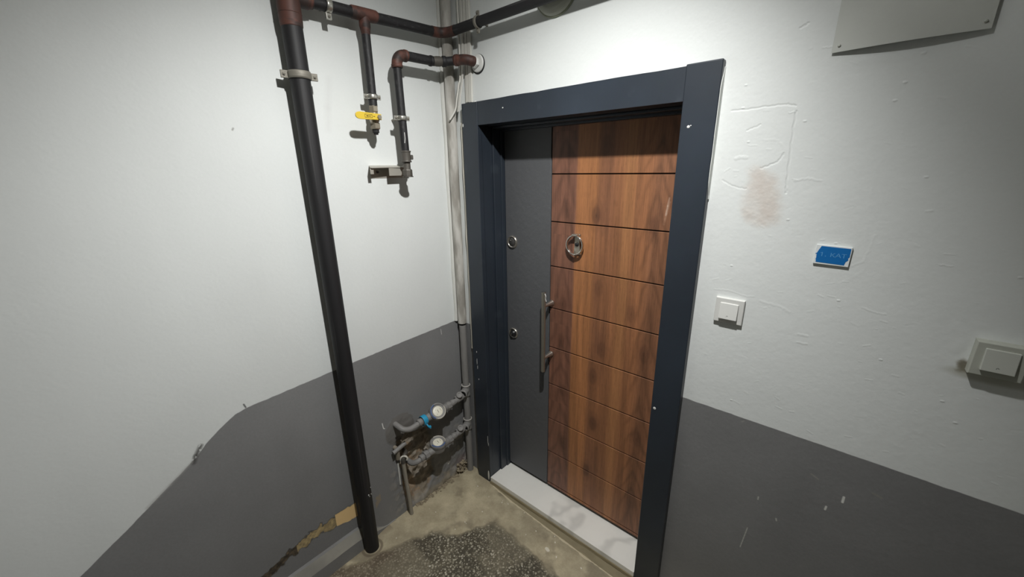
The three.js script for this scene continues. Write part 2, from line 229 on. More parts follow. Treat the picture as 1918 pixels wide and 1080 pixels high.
{
  const s = new THREE.Shape([[-0.28, SUB], [-0.28, H], [ROOM_X + 0.2, H], [ROOM_X + 0.2, SUB], [XIR + 0.06, SUB], [XIR + 0.06, HI + 0.06], [XIL - 0.06, HI + 0.06], [XIL - 0.06, SUB]].map((p) => new THREE.Vector2(...p)));
  const g = new THREE.ExtrudeGeometry(s, { depth: 0.26, bevelEnabled: false }).translate(0, 0, -0.26);
  planeUV(g, (x, y) => [x / 2.9, y / H]);
  struct('wall_back', g, wallBMat, 'white back wall with a grey dado around the doorway', 'wall');
}
struct('wall_right', [box(ROOM_X, SUB, -0.26, ROOM_X + 0.2, H, ROOM_Z + 0.2)], whiteWall, 'plain white right wall outside the view', 'wall');
struct('wall_front', [box(-0.28, SUB, ROOM_Z, ROOM_X, H, ROOM_Z + 0.2)], whiteWall, 'plain white wall behind the viewer', 'wall');
struct('ceiling', [box(-0.28, H, -0.26, ROOM_X + 0.2, H + 0.2, ROOM_Z + 0.2)], whiteWall, 'plain white ceiling over the landing', 'ceiling');

// ---------------------------------------------------------------- floor
const RF = new Raster(0, -0.02, 1.5, 1.5, 0.00095);
{
  const T = [[0.0, 1.6], [0.0, 0.93], [0.05, 0.86], [0.105, 0.76], [0.149, 0.60], [0.21, 0.50], [0.275, 0.46], [0.345, 0.40], [0.37, 0.34], [0.40, 0.25], [0.46, 0.21], [0.54, 0.225], [0.60, 0.235], [0.68, 0.25], [0.76, 0.245], [0.86, 0.235], [1.0, 0.25], [1.6, 0.3], [1.6, 1.6]];
  const cell = 0.0102;
  RF.each((x, z, k) => {
    const big = fbm(x * 5, z * 5, 4, 201), mid = fbm(x * 22, z * 22, 4, 202), gr = fbm(x * 160, z * 160, 3, 203);
    // cement skim
    let c = [mix(148, 204, big) + 44 * (mid - 0.5), mix(139, 191, big) + 44 * (mid - 0.5), mix(116, 160, big) + 40 * (mid - 0.5)];
    const dark = sm(0.55, 0.72, fbm(x * 9, z * 9, 4, 204)); c = c.map((v, q) => mix(v, [104, 96, 80][q], 0.45 * dark)); c = c.map((v) => v + 16 * (gr - 0.5));
    // terrazzo
    const X = x / cell, Z = z / cell, xi = Math.floor(X), zi = Math.floor(Z); let b = 9, bid = 0, b2 = 9;
    for (let i = -1; i <= 1; i++) for (let j = -1; j <= 1; j++) { const px = xi + i + hash(xi + i, zi + j, 1), pz = zi + j + hash(xi + i, zi + j, 2), rs = 0.55 + 0.9 * hash(xi + i, zi + j, 4), d = Math.hypot(X - px, Z - pz) / rs; if (d < b) { b2 = b; b = d; bid = hash(xi + i, zi + j, 3); } else if (d < b2) b2 = d; }
    const chip = sm(0.46, 0.30, b), wear = fbm(x * 11, z * 11, 4, 207);
    const chipC = bid > 0.72 ? [190, 184, 166] : bid > 0.4 ? [146, 140, 122] : bid > 0.2 ? [114, 107, 92] : [74, 69, 58];
    let t = [0, 1, 2].map((q) => mix([78, 72, 58][q] * (0.8 + 0.5 * wear), chipC[q], chip * (0.6 + 0.5 * wear)));
    const brown = sm(0.36, 0.10, x) * sm(0.45, 0.7, z); t = t.map((v, q) => mix(v, [112, 96, 78][q], 0.55 * brown));
    const film = 1.1 * sm(0.46, 0.72, fbm(x * 8, z * 8, 4, 206)); t = t.map((v, q) => mix(v, [136, 128, 108][q], 0.5 * film));
    const m = sm(-0.016, 0.022, polyDist(T, x, z) + 0.07 * (fbm(x * 15, z * 15, 4, 205) - 0.5));
    const edge = Math.exp(-(((m - 0.35) / 0.3) ** 2)) * 0.3; for (let q = 0; q < 3; q++) RF.c[k * 3 + q] = mix(mix(c[q], t[q], m), [92, 84, 68][q], edge);
    RF.b[k] = 0.5 + (1 - m) * 0.22 + 0.3 * (1 - m) * (mid - 0.5) + 0.12 * m * (chip - 0.5) + 0.08 * (gr - 0.5);
    const ringD = Math.abs(Math.hypot(x - 0.055, z - 0.733) - 0.046); RF.tint(k, [96, 84, 68], 0.6 * sm(0.01, 0.003, ringD));
    const wallBand = sm(0.06, 0.0, x) * 0.4; RF.tint(k, [84, 74, 60], wallBand * (z > 0.6 ? 1 : 0.3));  // darker brown band toward the left wall, weaker near the corner
  });
  const R = rng(77); for (let i = 0; i < 110; i++) { const x = 0.05 + R() * 1.1, z = 0.03 + R() * 0.9, r = 0.001 + R() * R() * 0.0035; RF.stroke([[x, z], [x + R() * 0.004, z + R() * 0.004]], r, (k, d) => RF.tint(k, [222, 218, 206], sm(1, 0.6, d))); }
  RF.stroke([[0.742, 0.165], [0.752, 0.168]], 0.010, (k, d, u, v) => RF.tint(k, [214, 208, 190], sm(1, 0.7, d + 0.4 * (fbm(u * 200, v * 200, 2, 3) - 0.5))));
  // line of old grout along the doorstep
  const G = [[0.255, 0.040], [0.30, 0.046], [0.36, 0.051], [0.42, 0.057], [0.50, 0.060], [0.582, 0.064], [0.70, 0.070], [0.80, 0.073], [0.863, 0.076], [0.95, 0.080], [1.044, 0.083], [1.16, 0.088]];
  RF.each((x, z, k) => { const c = lerpLine(G, x), w = 0.004 + 0.007 * sm(0.45, 0.75, fbm(x * 22, 0.3, 3, 209)), d = w - Math.abs(z - c) + 0.006 * (fbm(x * 70, z * 70, 3, 210) - 0.5); const t = sm(0, 0.002, d); RF.tint(k, [198, 186, 158], 0.9 * t); RF.b[k] += 0.2 * t; if (z < c - 0.003) RF.tint(k, [128, 118, 92], 0.75); }, [0.25, 0.0, 1.2, 0.11]);
}
const floorMat = new THREE.MeshStandardMaterial({ map: RF.map(), bumpMap: RF.bump(), bumpScale: 0.004, roughness: 0.68 });
for (const t of [floorMat.map, floorMat.bumpMap]) t.wrapS = t.wrapT = THREE.MirroredRepeatWrapping;
{
  const f = new THREE.Group(); f.name = 'floor'; scene.add(f); tag(f, 'worn terrazzo landing floor with patches of cement skim', 'floor', null, 'structure');
  const s = new THREE.Shape([[-0.1, 0.27], [ROOM_X, 0.27], [ROOM_X, -ROOM_Z], [1.05, -ROOM_Z], [1.05, -1.26], [-0.1, -1.26]].map((p) => new THREE.Vector2(...p)));
  const g = new THREE.ExtrudeGeometry(s, { depth: 0.16, bevelEnabled: false }).rotateX(-Math.PI / 2).translate(0, -0.16, 0);
  planeUV(g, (x, y, z) => [x / 1.5, (z + 0.02) / 1.5]); part('landing', g, floorMat, f);
  const stepM = std([128, 122, 106], 0.7, 0, { bumpMap: bumpFine, bumpScale: 0.002 });
  for (let i = 0; i < 6; i++) part('stair_step', [box(-0.1, SUB, 1.262 + i * 0.28, 1.05, -0.175 * (i + 1), 1.54 + i * 0.28, 0.004)], stepM, f);
  part('stair_cheek', [box(1.05, SUB, 1.26, 1.15, -0.17, ROOM_Z)], whiteWall, f);
}
// cement skirting with a sloping top coloured paler than its face, left of the riser
{
  const n = 60, pos = [], uv = [];
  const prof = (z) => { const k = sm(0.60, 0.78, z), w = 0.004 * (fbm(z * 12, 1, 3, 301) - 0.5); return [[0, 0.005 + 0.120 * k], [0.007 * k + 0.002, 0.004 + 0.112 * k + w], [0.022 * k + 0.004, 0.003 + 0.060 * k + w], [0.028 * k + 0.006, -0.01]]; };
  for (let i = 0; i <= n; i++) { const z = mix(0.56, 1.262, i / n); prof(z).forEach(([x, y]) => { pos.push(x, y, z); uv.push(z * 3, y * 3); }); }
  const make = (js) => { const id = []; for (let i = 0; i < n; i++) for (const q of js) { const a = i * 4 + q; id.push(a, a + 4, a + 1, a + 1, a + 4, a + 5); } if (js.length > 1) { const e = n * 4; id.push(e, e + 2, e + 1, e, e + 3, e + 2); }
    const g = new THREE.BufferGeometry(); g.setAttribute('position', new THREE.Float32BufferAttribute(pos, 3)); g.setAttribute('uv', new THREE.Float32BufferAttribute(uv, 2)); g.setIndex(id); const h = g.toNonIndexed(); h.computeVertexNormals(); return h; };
  const t = new THREE.Group(); t.name = 'baseboard_left'; scene.add(t); tag(t, 'grey cement skirting with a paler sloping top along the left wall', 'baseboard', null, 'structure');
  part('face', make([0, 2]), std([118, 117, 115], 0.6, 0, { bumpMap: bumpFine, bumpScale: 0.002, side: THREE.DoubleSide }), t);
  part('pale_top', make([1]), new THREE.MeshStandardMaterial({ map: mottle(128, (x, y) => { const q = tile(x, y, 4, 4, 320); return [mix(132, 178, q), mix(130, 174, q), mix(124, 162, q)]; }), roughness: 0.65, side: THREE.DoubleSide }), t, 'paler sloping top');
}
// ---------------------------------------------------------------- door frame
const frameMap = mottle(512, (x, y) => { const n = tile(x, y, 3, 5, 401), w = sm(0.70, 0.82, tile(x, y, 10, 4, 402)); const k = 0.92 + 0.3 * (n - 0.5); return [mix(46 * k, 80, w * 0.2), mix(53 * k, 86, w * 0.2), mix(62 * k, 92, w * 0.2)]; });
const navy = new THREE.MeshStandardMaterial({ map: frameMap, roughness: 0.42, bumpMap: bumpFine, bumpScale: 0.0006 });
{
  const t = thing('trim', 'dark blue grey painted steel frame around the wooden door', 'door frame', null, 'structure'); t.name = 'trim_1';
  const uvx = (g) => planeUV(g, (x, y, z) => [(x + z) * 1.3, y * 1.3]);
  // casing boards (face, outer return, top) and the reveal behind them
  const jl = [box(XL, -0.012, 0, XIL, HT - 0.004, ZF, 0.003), box(XIL - 0.055, -0.05, -0.24, XIL, HI + 0.05, 0.004)];
  const jr = [box(XIR, -0.012, 0, XR, HT, ZF, 0.004), box(XIR, -0.05, -0.24, XIR + 0.055, HI + 0.05, 0.004)];
  part('jamb', jl.map(uvx), navy, t); part('jamb', jr.map(uvx), navy, t);
  // header with a slightly wavy hand-painted upper edge
  const sh = []; for (let i = 0; i <= 40; i++) { const x = mix(XIL, XIR, i / 40); sh.push([x, HT - 0.004 + 0.004 * (fbm(x * 7, 2, 3, 410) - 0.5)]); }
  const hs = new THREE.Shape([[XIL, HI], ...sh, [XIR, HI]].map((p) => new THREE.Vector2(...p)));
  part('header', [new THREE.ExtrudeGeometry(hs, { depth: ZF - 0.003, bevelEnabled: false }), box(XIL - 0.05, HI, -0.24, XIR + 0.05, HI + 0.05, 0.004)].map((g) => uvx(g.index ? g.toNonIndexed() : g)), navy, t);
  // stepped steel stop round the leaf
  part('door_stop', [box(XIL, 0.03, -0.20, XIL + 0.011, HI, -0.062, 0.003), box(XIR - 0.011, 0.03, -0.20, XIR, HI, -0.062, 0.003), box(XIL, HI - 0.011, -0.20, XIR, HI, -0.062, 0.003), box(XIL, 0.03, -0.20, XIL + 0.017, HI, -0.112, 0.003), box(XIR - 0.017, 0.03, -0.20, XIR, HI, -0.112, 0.003), box(XIL, HI - 0.02, -0.20, XIR, HI, -0.112, 0.003)].map(uvx), navy, t);
  // strip of filler left unpainted down the outer side of the frame
  const st = [], L = []; for (let i = 0; i <= 30; i++) { const y = mix(1.74, 2.125, i / 30); L.push([0.006 + 0.021 * sm(1.74, 1.80, y) * sm(2.13, 2.06, y) + 0.006 * (fbm(y * 16, 3, 3, 411) - 0.5), y]); }
  const fs = new THREE.Shape([[0.0, 1.74], ...L, [0.0, 2.125]].map((p) => new THREE.Vector2(...p)));
  part('filler_strip', new THREE.ExtrudeGeometry(fs, { depth: 0.0015, bevelEnabled: false }).rotateY(-Math.PI / 2).translate(XR + 0.0015, 0, 0), std([224, 226, 222], 0.8), t, 'ragged unpainted strip');
  // chips in the paint
  const chips = (list, nm) => list.forEach(([x, y, z, w, h, d]) => { const g = new THREE.IcosahedronGeometry(1, 1); g.scale(w, h, d); part(nm, g.translate(x, y, z), M.white, t); });
  chips([[0.376, 2.098, ZF - 0.003, 0.004, 0.003, 0.0012], [1.168, 1.963, ZF, 0.005, 0.0045, 0.0012], [1.175, 1.966, ZF, 0.002, 0.002, 0.001], [1.156, 0.928, ZF, 0.006, 0.006, 0.0012], [0.209, 0.305, ZF, 0.0018, 0.028, 0.001], [0.213, 0.275, ZF, 0.002, 0.012, 0.001], [0.205, HT - 0.004, ZF - 0.004, 0.008, 0.005, 0.004], [0.121, 2.045, ZF, 0.004, 0.008, 0.001], [0.146, 0.80, ZF, 0.0016, 0.02, 0.001], [0.149, 0.765, ZF, 0.0016, 0.012, 0.001], [0.146, 0.86, ZF, 0.0022, 0.006, 0.001], [0.155, 0.69, ZF, 0.002, 0.005, 0.001], [0.205, 0.045, ZF, 0.007, 0.035, 0.0012]], 'paint_chip');
}
// ---------------------------------------------------------------- door leaf
const WX0 = 0.5285, WX1 = 1.128, GY = 1.818, GS = 0.2175;
const RW = new Raster(WX0, 0.05, WX1 - WX0, 2.0, 0.001);
RW.each((x, y, k) => {
  const u = (x - WX0) / (1.125 - WX0), n1 = fbm(x * 60 + 2 * fbm(x * 5, y * 2, 3, 501), y * 2.6, 4, 502), fine = fbm(x * 420, y * 7, 3, 503), pore = fbm(x * 900, y * 30, 2, 504);
  const warp = u + 0.03 * (fbm(x * 4, y * 1.6, 3, 505) - 0.5), zone = (a, b, s = 0.012) => sm(a - s, a + s, warp) * sm(b + s, b - s, warp);
  let c = [146, 98, 66]; c = c.map((v, q) => mix(v, [126, 86, 68][q], zone(-0.2, 0.225))); c = c.map((v, q) => mix(v, [164, 110, 70][q], zone(0.235, 0.40, 0.02)));
  c = c.map((v, q) => mix(v, [170, 118, 76][q], 0.7 * zone(0.60, 0.68, 0.03))); c = c.map((v, q) => mix(v, [126, 87, 65][q], 0.6 * zone(0.80, 1.2, 0.05)));
  c = c.map((v, q) => mix(v, [122, 82, 60][q], 0.6 * zone(0.42, 0.53, 0.04) * sm(0.40, 0.62, fbm(x * 6, y * 3.2, 3, 506))));
  // cathedral arches and knots
  for (const [ku, ky, ks] of [[0.40, 1.645, 1], [0.15, 1.66, 0.6], [0.13, 1.20, 0.7], [0.45, 1.32, 0.55], [0.50, 1.02, 0.6], [0.12, 1.0, 0.7], [0.83, 1.62, 0.7], [0.84, 1.06, 0.8], [0.44, 0.865, 0.8], [0.46, 0.60, 0.9], [0.16, 0.72, 0.6], [0.42, 0.30, 0.9], [0.17, 0.40, 0.8], [0.85, 0.62, 0.7], [0.72, 1.23, 0.5], [0.85, 0.25, 0.6], [0.45, 1.93, 0.6], [0.16, 1.90, 0.6]]) {
    const dx = (u - ku) / 0.055, dy = (y - ky) / 0.065, d = Math.hypot(dx, dy); if (d > 3) continue;
    const core = Math.exp(-d * d * 2.2), rings = Math.exp(-d * 1.1) * (0.5 + 0.5 * Math.sin(d * 11 + 5 * n1)); c = c.map((v, q) => mix(v, [74, 48, 36][q], ks * (0.55 * 1.1 * core * (0.5 + n1) + 0.22 * rings)));
  }
  const arch = 0.5 + 0.5 * Math.sin(34 * (Math.abs(u - 0.84) * 2.2 + 0.55 * fr(y * 2.1 + 0.2) + 0.35 * fbm(x * 6, y * 4, 3, 507))); c = c.map((v) => v * (1 - 0.12 * zone(0.74, 1.1, 0.05) * arch ** 3));
  const arch2 = 0.5 + 0.5 * Math.sin(26 * (Math.abs(u - 0.12) * 2.4 + 0.6 * fr(y * 2.2 + 0.6) + 0.4 * fbm(x * 6, y * 4, 3, 508))); c = c.map((v) => v * (1 - 0.12 * zone(-0.1, 0.22, 0.02) * arch2 ** 3));
  const kf = 1 + 0.34 * (n1 - 0.5) + 0.16 * (fine - 0.5) - 0.10 * sm(0.62, 0.75, pore); for (let q = 0; q < 3; q++) RW.c[k * 3 + q] = c[q] * kf; RW.b[k] = 0.5 + 0.4 * (fine - 0.5) - 0.3 * sm(0.62, 0.75, pore);
});
RW.stroke([[1.066, 1.665], [1.070, 1.70], [1.074, 1.73]], 0.005, (k, d, u, v) => RW.tint(k, [196, 172, 156], 0.7 * sm(1, 0.3, d) * fbm(u * 90, v * 60, 2, 5))); RW.stroke([[1.062, 1.63], [1.068, 1.67], [1.077, 1.715]], 0.006, (k, d, u, v) => RW.tint(k, [190, 166, 150], 0.5 * sm(1, 0.3, d) * fbm(u * 90, v * 60, 2, 6)));
const woodMat = new THREE.MeshPhysicalMaterial({ map: RW.map(), bumpMap: RW.bump(), bumpScale: 0.0004, roughness: 0.5 });
const leafGrey = std([84, 85, 87], 0.55, 0, { bumpMap: bumpFine, bumpScale: 0.0012 }); leafGrey.bumpMap.repeat.set(1, 1);
const core = std([30, 24, 21], 0.8);
{
  const d = thing('door', 'closed door with brown wood planks and a dark grey lock side', 'door', null, 'structure'); d.name = 'door_1';
  part('core', [box(XIL + 0.012, 0.055, ZD - 0.05, XIR - 0.012, HI - 0.014, ZD - 0.008)], core, d);
  part('side_panel', planeUV(box(XIL + 0.018, 0.06, ZD - 0.012, WX0 - 0.005, HI - 0.015, ZD, 0.003), (x, y, z) => [x * 6, y * 6]), leafGrey, d, 'dark grey lock side panel');
  const ys = [HI - 0.015]; for (let k = 0; k < 9; k++) ys.push(GY - GS * k); ys.push(0.058);
  for (let k = 0; k < 10; k++) { const g = box(WX0, ys[k + 1] + 0.0026, ZD - 0.012, WX1, ys[k] - 0.0026, ZD, 0.0018); part('plank', planeUV(g, (x, y) => [(x - RW.u0) / RW.w, (y - RW.v0) / RW.h]), woodMat, d); }
  // locks
  for (const [y, flat] of [[1.476, 1], [0.958, 0]]) {
    const c = V(0.282, y, ZD), n = V(0, 0, 1);
    const q = flat ? 1.22 : 1.12, sc = (g) => g.translate(-c.x, -c.y, 0).scale(q, q, 1).translate(c.x, c.y, 0);
    const l = part('door_lock', sc(lathe([[0.0, 0.001], [0.019, 0.003], [0.0205, 0.006], [0.023, 0.009], [0.026, 0.007], [0.0275, 0.003], [0.0275, 0]], c, n, 40)), M.steel, d, flat ? 'upper round chrome lock' : 'lower round chrome lock');
    const dome = lathe([[0.0, flat ? 0.010 : 0.020], [0.008, flat ? 0.0095 : 0.019], [0.014, flat ? 0.008 : 0.013], [0.018, 0.004]], c, n, 32); part('plug', sc(dome), flat ? std([92, 90, 88], 0.3, 0.6) : M.dark, l);
    if (flat) part('cover_pin', new THREE.SphereGeometry(0.0035, 14, 10).translate(0.279, y + 0.009, ZD + 0.011), M.chrome, l); else part('key_slot', [box(0.2805, y - 0.007, ZD + 0.018, 0.2835, y + 0.007, ZD + 0.0212)], M.steel, l);
  }
  // pull handle
  const hx = 0.540, hz = ZD + 0.072, hb = part('pull_handle', [lathe([[0, 0], [0.0098, 0], [0.0108, 0.001], [0.0108, 0.431], [0.0098, 0.432], [0, 0.432]], V(hx, 0.836, hz), V(0, 1, 0), 28)], M.satin, d, 'long satin steel bar handle');
  for (const y of [1.193, 0.910]) part('handle_post', [lathe([[0.0, 0], [0.0155, 0], [0.0155, 0.004], [0.013, 0.007], [0.0095, 0.030], [0.0085, 0.05], [0.0085, hz - ZD]], V(hx, y, ZD), V(0, 0, 1), 28)], M.steel, hb);
  part('end_cap', [lathe([[0, 0], [0.0112, 0], [0.0112, 0.002], [0, 0.0026]], V(hx, 1.267, hz), V(0, 1, 0), 28)], M.chrome, hb);
  part('film_scrap', [tube([V(hx + 0.010, 1.262, hz + 0.003), V(hx + 0.016, 1.25, hz + 0.004), V(hx + 0.013, 1.237, hz + 0.002), V(hx + 0.016, 1.222, hz)], 0.0022, 16, 7)], M.white, hb);
  // knocker with spy hole
  const kx = 0.676, ky = 1.507, kz = ZD;
  const sp = new THREE.Shape(); sp.moveTo(-0.0165, -0.046); sp.quadraticCurveTo(-0.010, 0, -0.0135, 0.046); sp.lineTo(0.0135, 0.046); sp.quadraticCurveTo(0.010, 0, 0.0165, -0.046); sp.closePath();
  const kn = part('door_knocker', new THREE.ExtrudeGeometry(sp, { depth: 0.006, bevelEnabled: true, bevelThickness: 0.0015, bevelSize: 0.0012, bevelSegments: 2 }).translate(kx + 0.003, ky, kz), M.satin, d, 'ring knocker around a spy hole');
  part('spy_hole', lathe([[0, 0.0125], [0.004, 0.012], [0.0062, 0.0105], [0.0075, 0.0105], [0.009, 0.008], [0.009, 0]], V(kx + 0.003, ky, kz + 0.004), V(0, 0, 1), 28), M.dark, kn);
  const rg = new THREE.LatheGeometry([[0.0405, -0.005], [0.0405, 0.005], [0.042, 0.0065], [0.0455, 0.0065], [0.047, 0.005], [0.047, -0.005], [0.0455, -0.0065], [0.042, -0.0065], [0.0405, -0.005]].map((p) => new THREE.Vector2(...p)), 56).rotateX(Math.PI / 2).scale(0.96, 0.99, 1).translate(kx, ky, kz + 0.022);
  part('knocker_ring', rg, M.chrome, kn);
  part('clasp', [box(kx - 0.014, ky + 0.040, kz, kx + 0.014, ky + 0.0505, kz + 0.031, 0.003), box(kx - 0.006, ky - 0.049, kz + 0.005, kx + 0.006, ky - 0.041, kz + 0.0295, 0.003)], M.steel, kn);
}
// ---------------------------------------------------------------- doorstep
{
  const t = thing('doorstep', 'white marble doorstep slab under the wooden door', 'doorstep', null);
  const marble = new THREE.MeshStandardMaterial({ map: mottle(512, (x, y) => { const n = tile(x, y, 3, 5, 601), v = Math.abs(n - 0.5), k = 1 - 0.10 * sm(0.05, 0.0, Math.abs(tile(x, y, 2, 5, 605) - 0.5)) + 0.1 * (v - 0.1); return [236 * k, 234 * k, 227 * k]; }), roughness: 0.42 });
  part('marble_slab', planeUV(box(XIL + 0.001, 0.012, ZD - 0.06, XIR - 0.001, 0.0395, ZF - 0.001, 0.002), (x, y, z) => [x * 1.1, z * 1.1 + y]), marble, t);
  const g = new THREE.BoxGeometry(XIR - XIL - 0.002, 0.026, 0.03, 90, 2, 2).translate((XIL + XIR) / 2, 0.0, ZF - 0.011), p = g.attributes.position;
  for (let i = 0; i < p.count; i++) if (p.getZ(i) > ZF) p.setZ(i, p.getZ(i) + 0.006 * (fbm(p.getX(i) * 22, p.getY(i) * 40, 3, 610) - 0.5) + 0.25 * (0.012 - p.getY(i)));
  g.computeVertexNormals(); part('mortar_bed', g, std([136, 124, 96], 0.85, 0, { bumpMap: bumpFine, bumpScale: 0.003 }), t, 'brown mortar under the slab');
}
// ---------------------------------------------------------------- gas pipework
const RX = 0.055, RZ = 0.733, RY = 2.405, TX = 0.06, BZ = 0.06, BY = 2.434;
function collar(a, dir, r, w = 0.006) { const d = dir.clone().normalize(); return lathe([[r - 0.004, 0], [r, 0.001], [r + 0.0005, w / 2], [r, w - 0.001], [r - 0.004, w]], a, d, 28); }
{
  const t = thing('gas_pipe', 'thick black gas riser with red joints and overhead branch ending in a yellow valve', 'pipe');
  const rr = 0.0335;
  part('riser', [rod(V(RX, -0.01, RZ), V(RX, 2.33, RZ), rr, 40)], M.black, t);
  part('tee', [lathe([[rr, 0], [rr + 0.002, 0.004], [rr + 0.003, 0.02], [rr + 0.003, 0.30], [rr + 0.002, 0.32], [rr, 0.322]], V(RX, 2.312, RZ), V(0, 1, 0), 40), lathe([[0.026, 0], [0.026, 0.045], [0.023, 0.052], [0.022, 0.06]], V(RX, RY, RZ - 0.02), V(0.05, 0, -1), 28), ring(V(RX, 2.352, RZ), V(0, 1, 0), rr + 0.0028, 0.0012, 8, 40)], M.red, t, 'red primed tee');
  for (const [x, y, z, q] of [[0.0875, 0.349, 0.727, 0.0042], [0.0865, 0.338, 0.723, 0.0026], [0.0765, 0.375, 0.708, 0.003], [0.0795, 0.34, 0.711, 0.0028], [0.0745, 0.33, 0.7065, 0.002]]) part('paint_fleck', new THREE.IcosahedronGeometry(q, 1).scale(0.7, 1.2, 0.7).translate(x, y, z), M.white, t, 'white paint fleck');
  part('riser', [rod(V(RX, 2.62, RZ), V(RX, H, RZ), rr, 40)], M.black, t);
  const tz = 0.459, r = 0.0195;
  part('branch_pipe', [tube([V(RX + 0.002, RY + 0.001, RZ - 0.068), V(TX, RY + 0.004, 0.57), V(TX, RY + 0.006, 0.51)], r, 12, 26)], M.black, t);
  part('tee', [lathe([[r + 0.0003, 0], [r + 0.003, 0.006], [r + 0.0035, 0.03], [r + 0.0035, 0.085], [r + 0.003, 0.104], [r + 0.0003, 0.11]], V(TX, RY + 0.007, tz + 0.055), V(0, 0.05, -1), 28), lathe([[r + 0.001, 0], [r + 0.0015, 0.03], [0.0175, 0.05], [0.0165, 0.06]], V(TX, RY, tz), V(0, -1, 0), 28)], M.red, t, 'red primed tee');
  part('branch_pipe', [tube([V(TX, RY + 0.010, tz - 0.05), V(TX, RY + 0.017, 0.28), V(TX, RY + 0.024, 0.13)], r, 20, 26)], M.black, t);
  part('elbow', [bend(V(TX, RY + 0.024, 0.135), V(TX, BY - 0.004, BZ), V(0.135, BY, BZ), r + 0.0012, 24, 26)], M.red, t, 'red primed elbow');
  part('branch_pipe', [tube([V(0.128, BY, BZ), V(0.5, BY + 0.001, BZ), V(1.0, BY + 0.006, BZ), V(2.2, BY + 0.02, BZ)], r, 60, 26)], M.black, t);
  part('drop_pipe', [tube([V(TX, RY - 0.05, tz), V(TX + 0.003, 2.22, tz + 0.002), V(TX + 0.006, 2.092, tz + 0.005)], 0.0165, 14, 26)], M.black, t);
  // ball valve
  const vx = TX + 0.007, vz = tz + 0.006;
  const v = part('ball_valve', [hexNut(V(vx, 2.094, vz), V(vx, 2.070, vz), 0.0185), lathe([[0.012, 0], [0.015, 0.006], [0.019, 0.016], [0.0205, 0.026], [0.019, 0.036], [0.014, 0.046], [0.012, 0.052]], V(vx, 2.074, vz), V(0, -1, 0), 28), hexNut(V(vx, 2.030, vz), V(vx, 2.006, vz), 0.0215)], M.brass, t, 'brass ball valve');
  part('plug', [rod(V(vx, 2.008, vz), V(vx, 1.992, vz), 0.0135), rod(V(vx, 1.993, vz), V(vx, 1.985, vz), 0.009)], M.rubber, v);
  part('stem', [rod(V(vx, 2.049, vz), V(vx + 0.036, 2.049, vz), 0.0075), hexNut(V(vx + 0.030, 2.049, vz), V(vx + 0.042, 2.049, vz), 0.0095)], M.brass, v);
  const s = new THREE.Shape(); s.moveTo(-0.012, -0.010); s.lineTo(0.075, -0.0125); s.quadraticCurveTo(0.097, -0.0125, 0.097, 0); s.quadraticCurveTo(0.097, 0.0125, 0.075, 0.0125); s.lineTo(-0.012, 0.010); s.closePath();
  const hd = new THREE.ExtrudeGeometry(s, { depth: 0.003, bevelEnabled: true, bevelThickness: 0.0012, bevelSize: 0.001, bevelSegments: 2 }).rotateY(-Math.PI / 2).translate(vx + 0.034, 2.050, vz + 0.002);
  part('lever', hd, M.yellow, v, 'yellow lever');
  const lx = vx + 0.0356; const e = (z0, y0, z1, y1) => box(lx - 0.001, y0, z0, lx + 0.0002, y1, z1);
  part('lever_mark', [e(vz + 0.030, 2.055, vz + 0.062, 2.0562), e(vz + 0.030, 2.0438, vz + 0.062, 2.045), e(vz + 0.030, 2.0438, vz + 0.0312, 2.0562), e(vz + 0.061, 2.0438, vz + 0.062, 2.0562), e(vz + 0.036, 2.0488, vz + 0.056, 2.0508), e(vz + 0.050, 2.0475, vz + 0.053, 2.052), e(vz + 0.018, 2.049, vz + 0.026, 2.051)], M.ink, v);
}
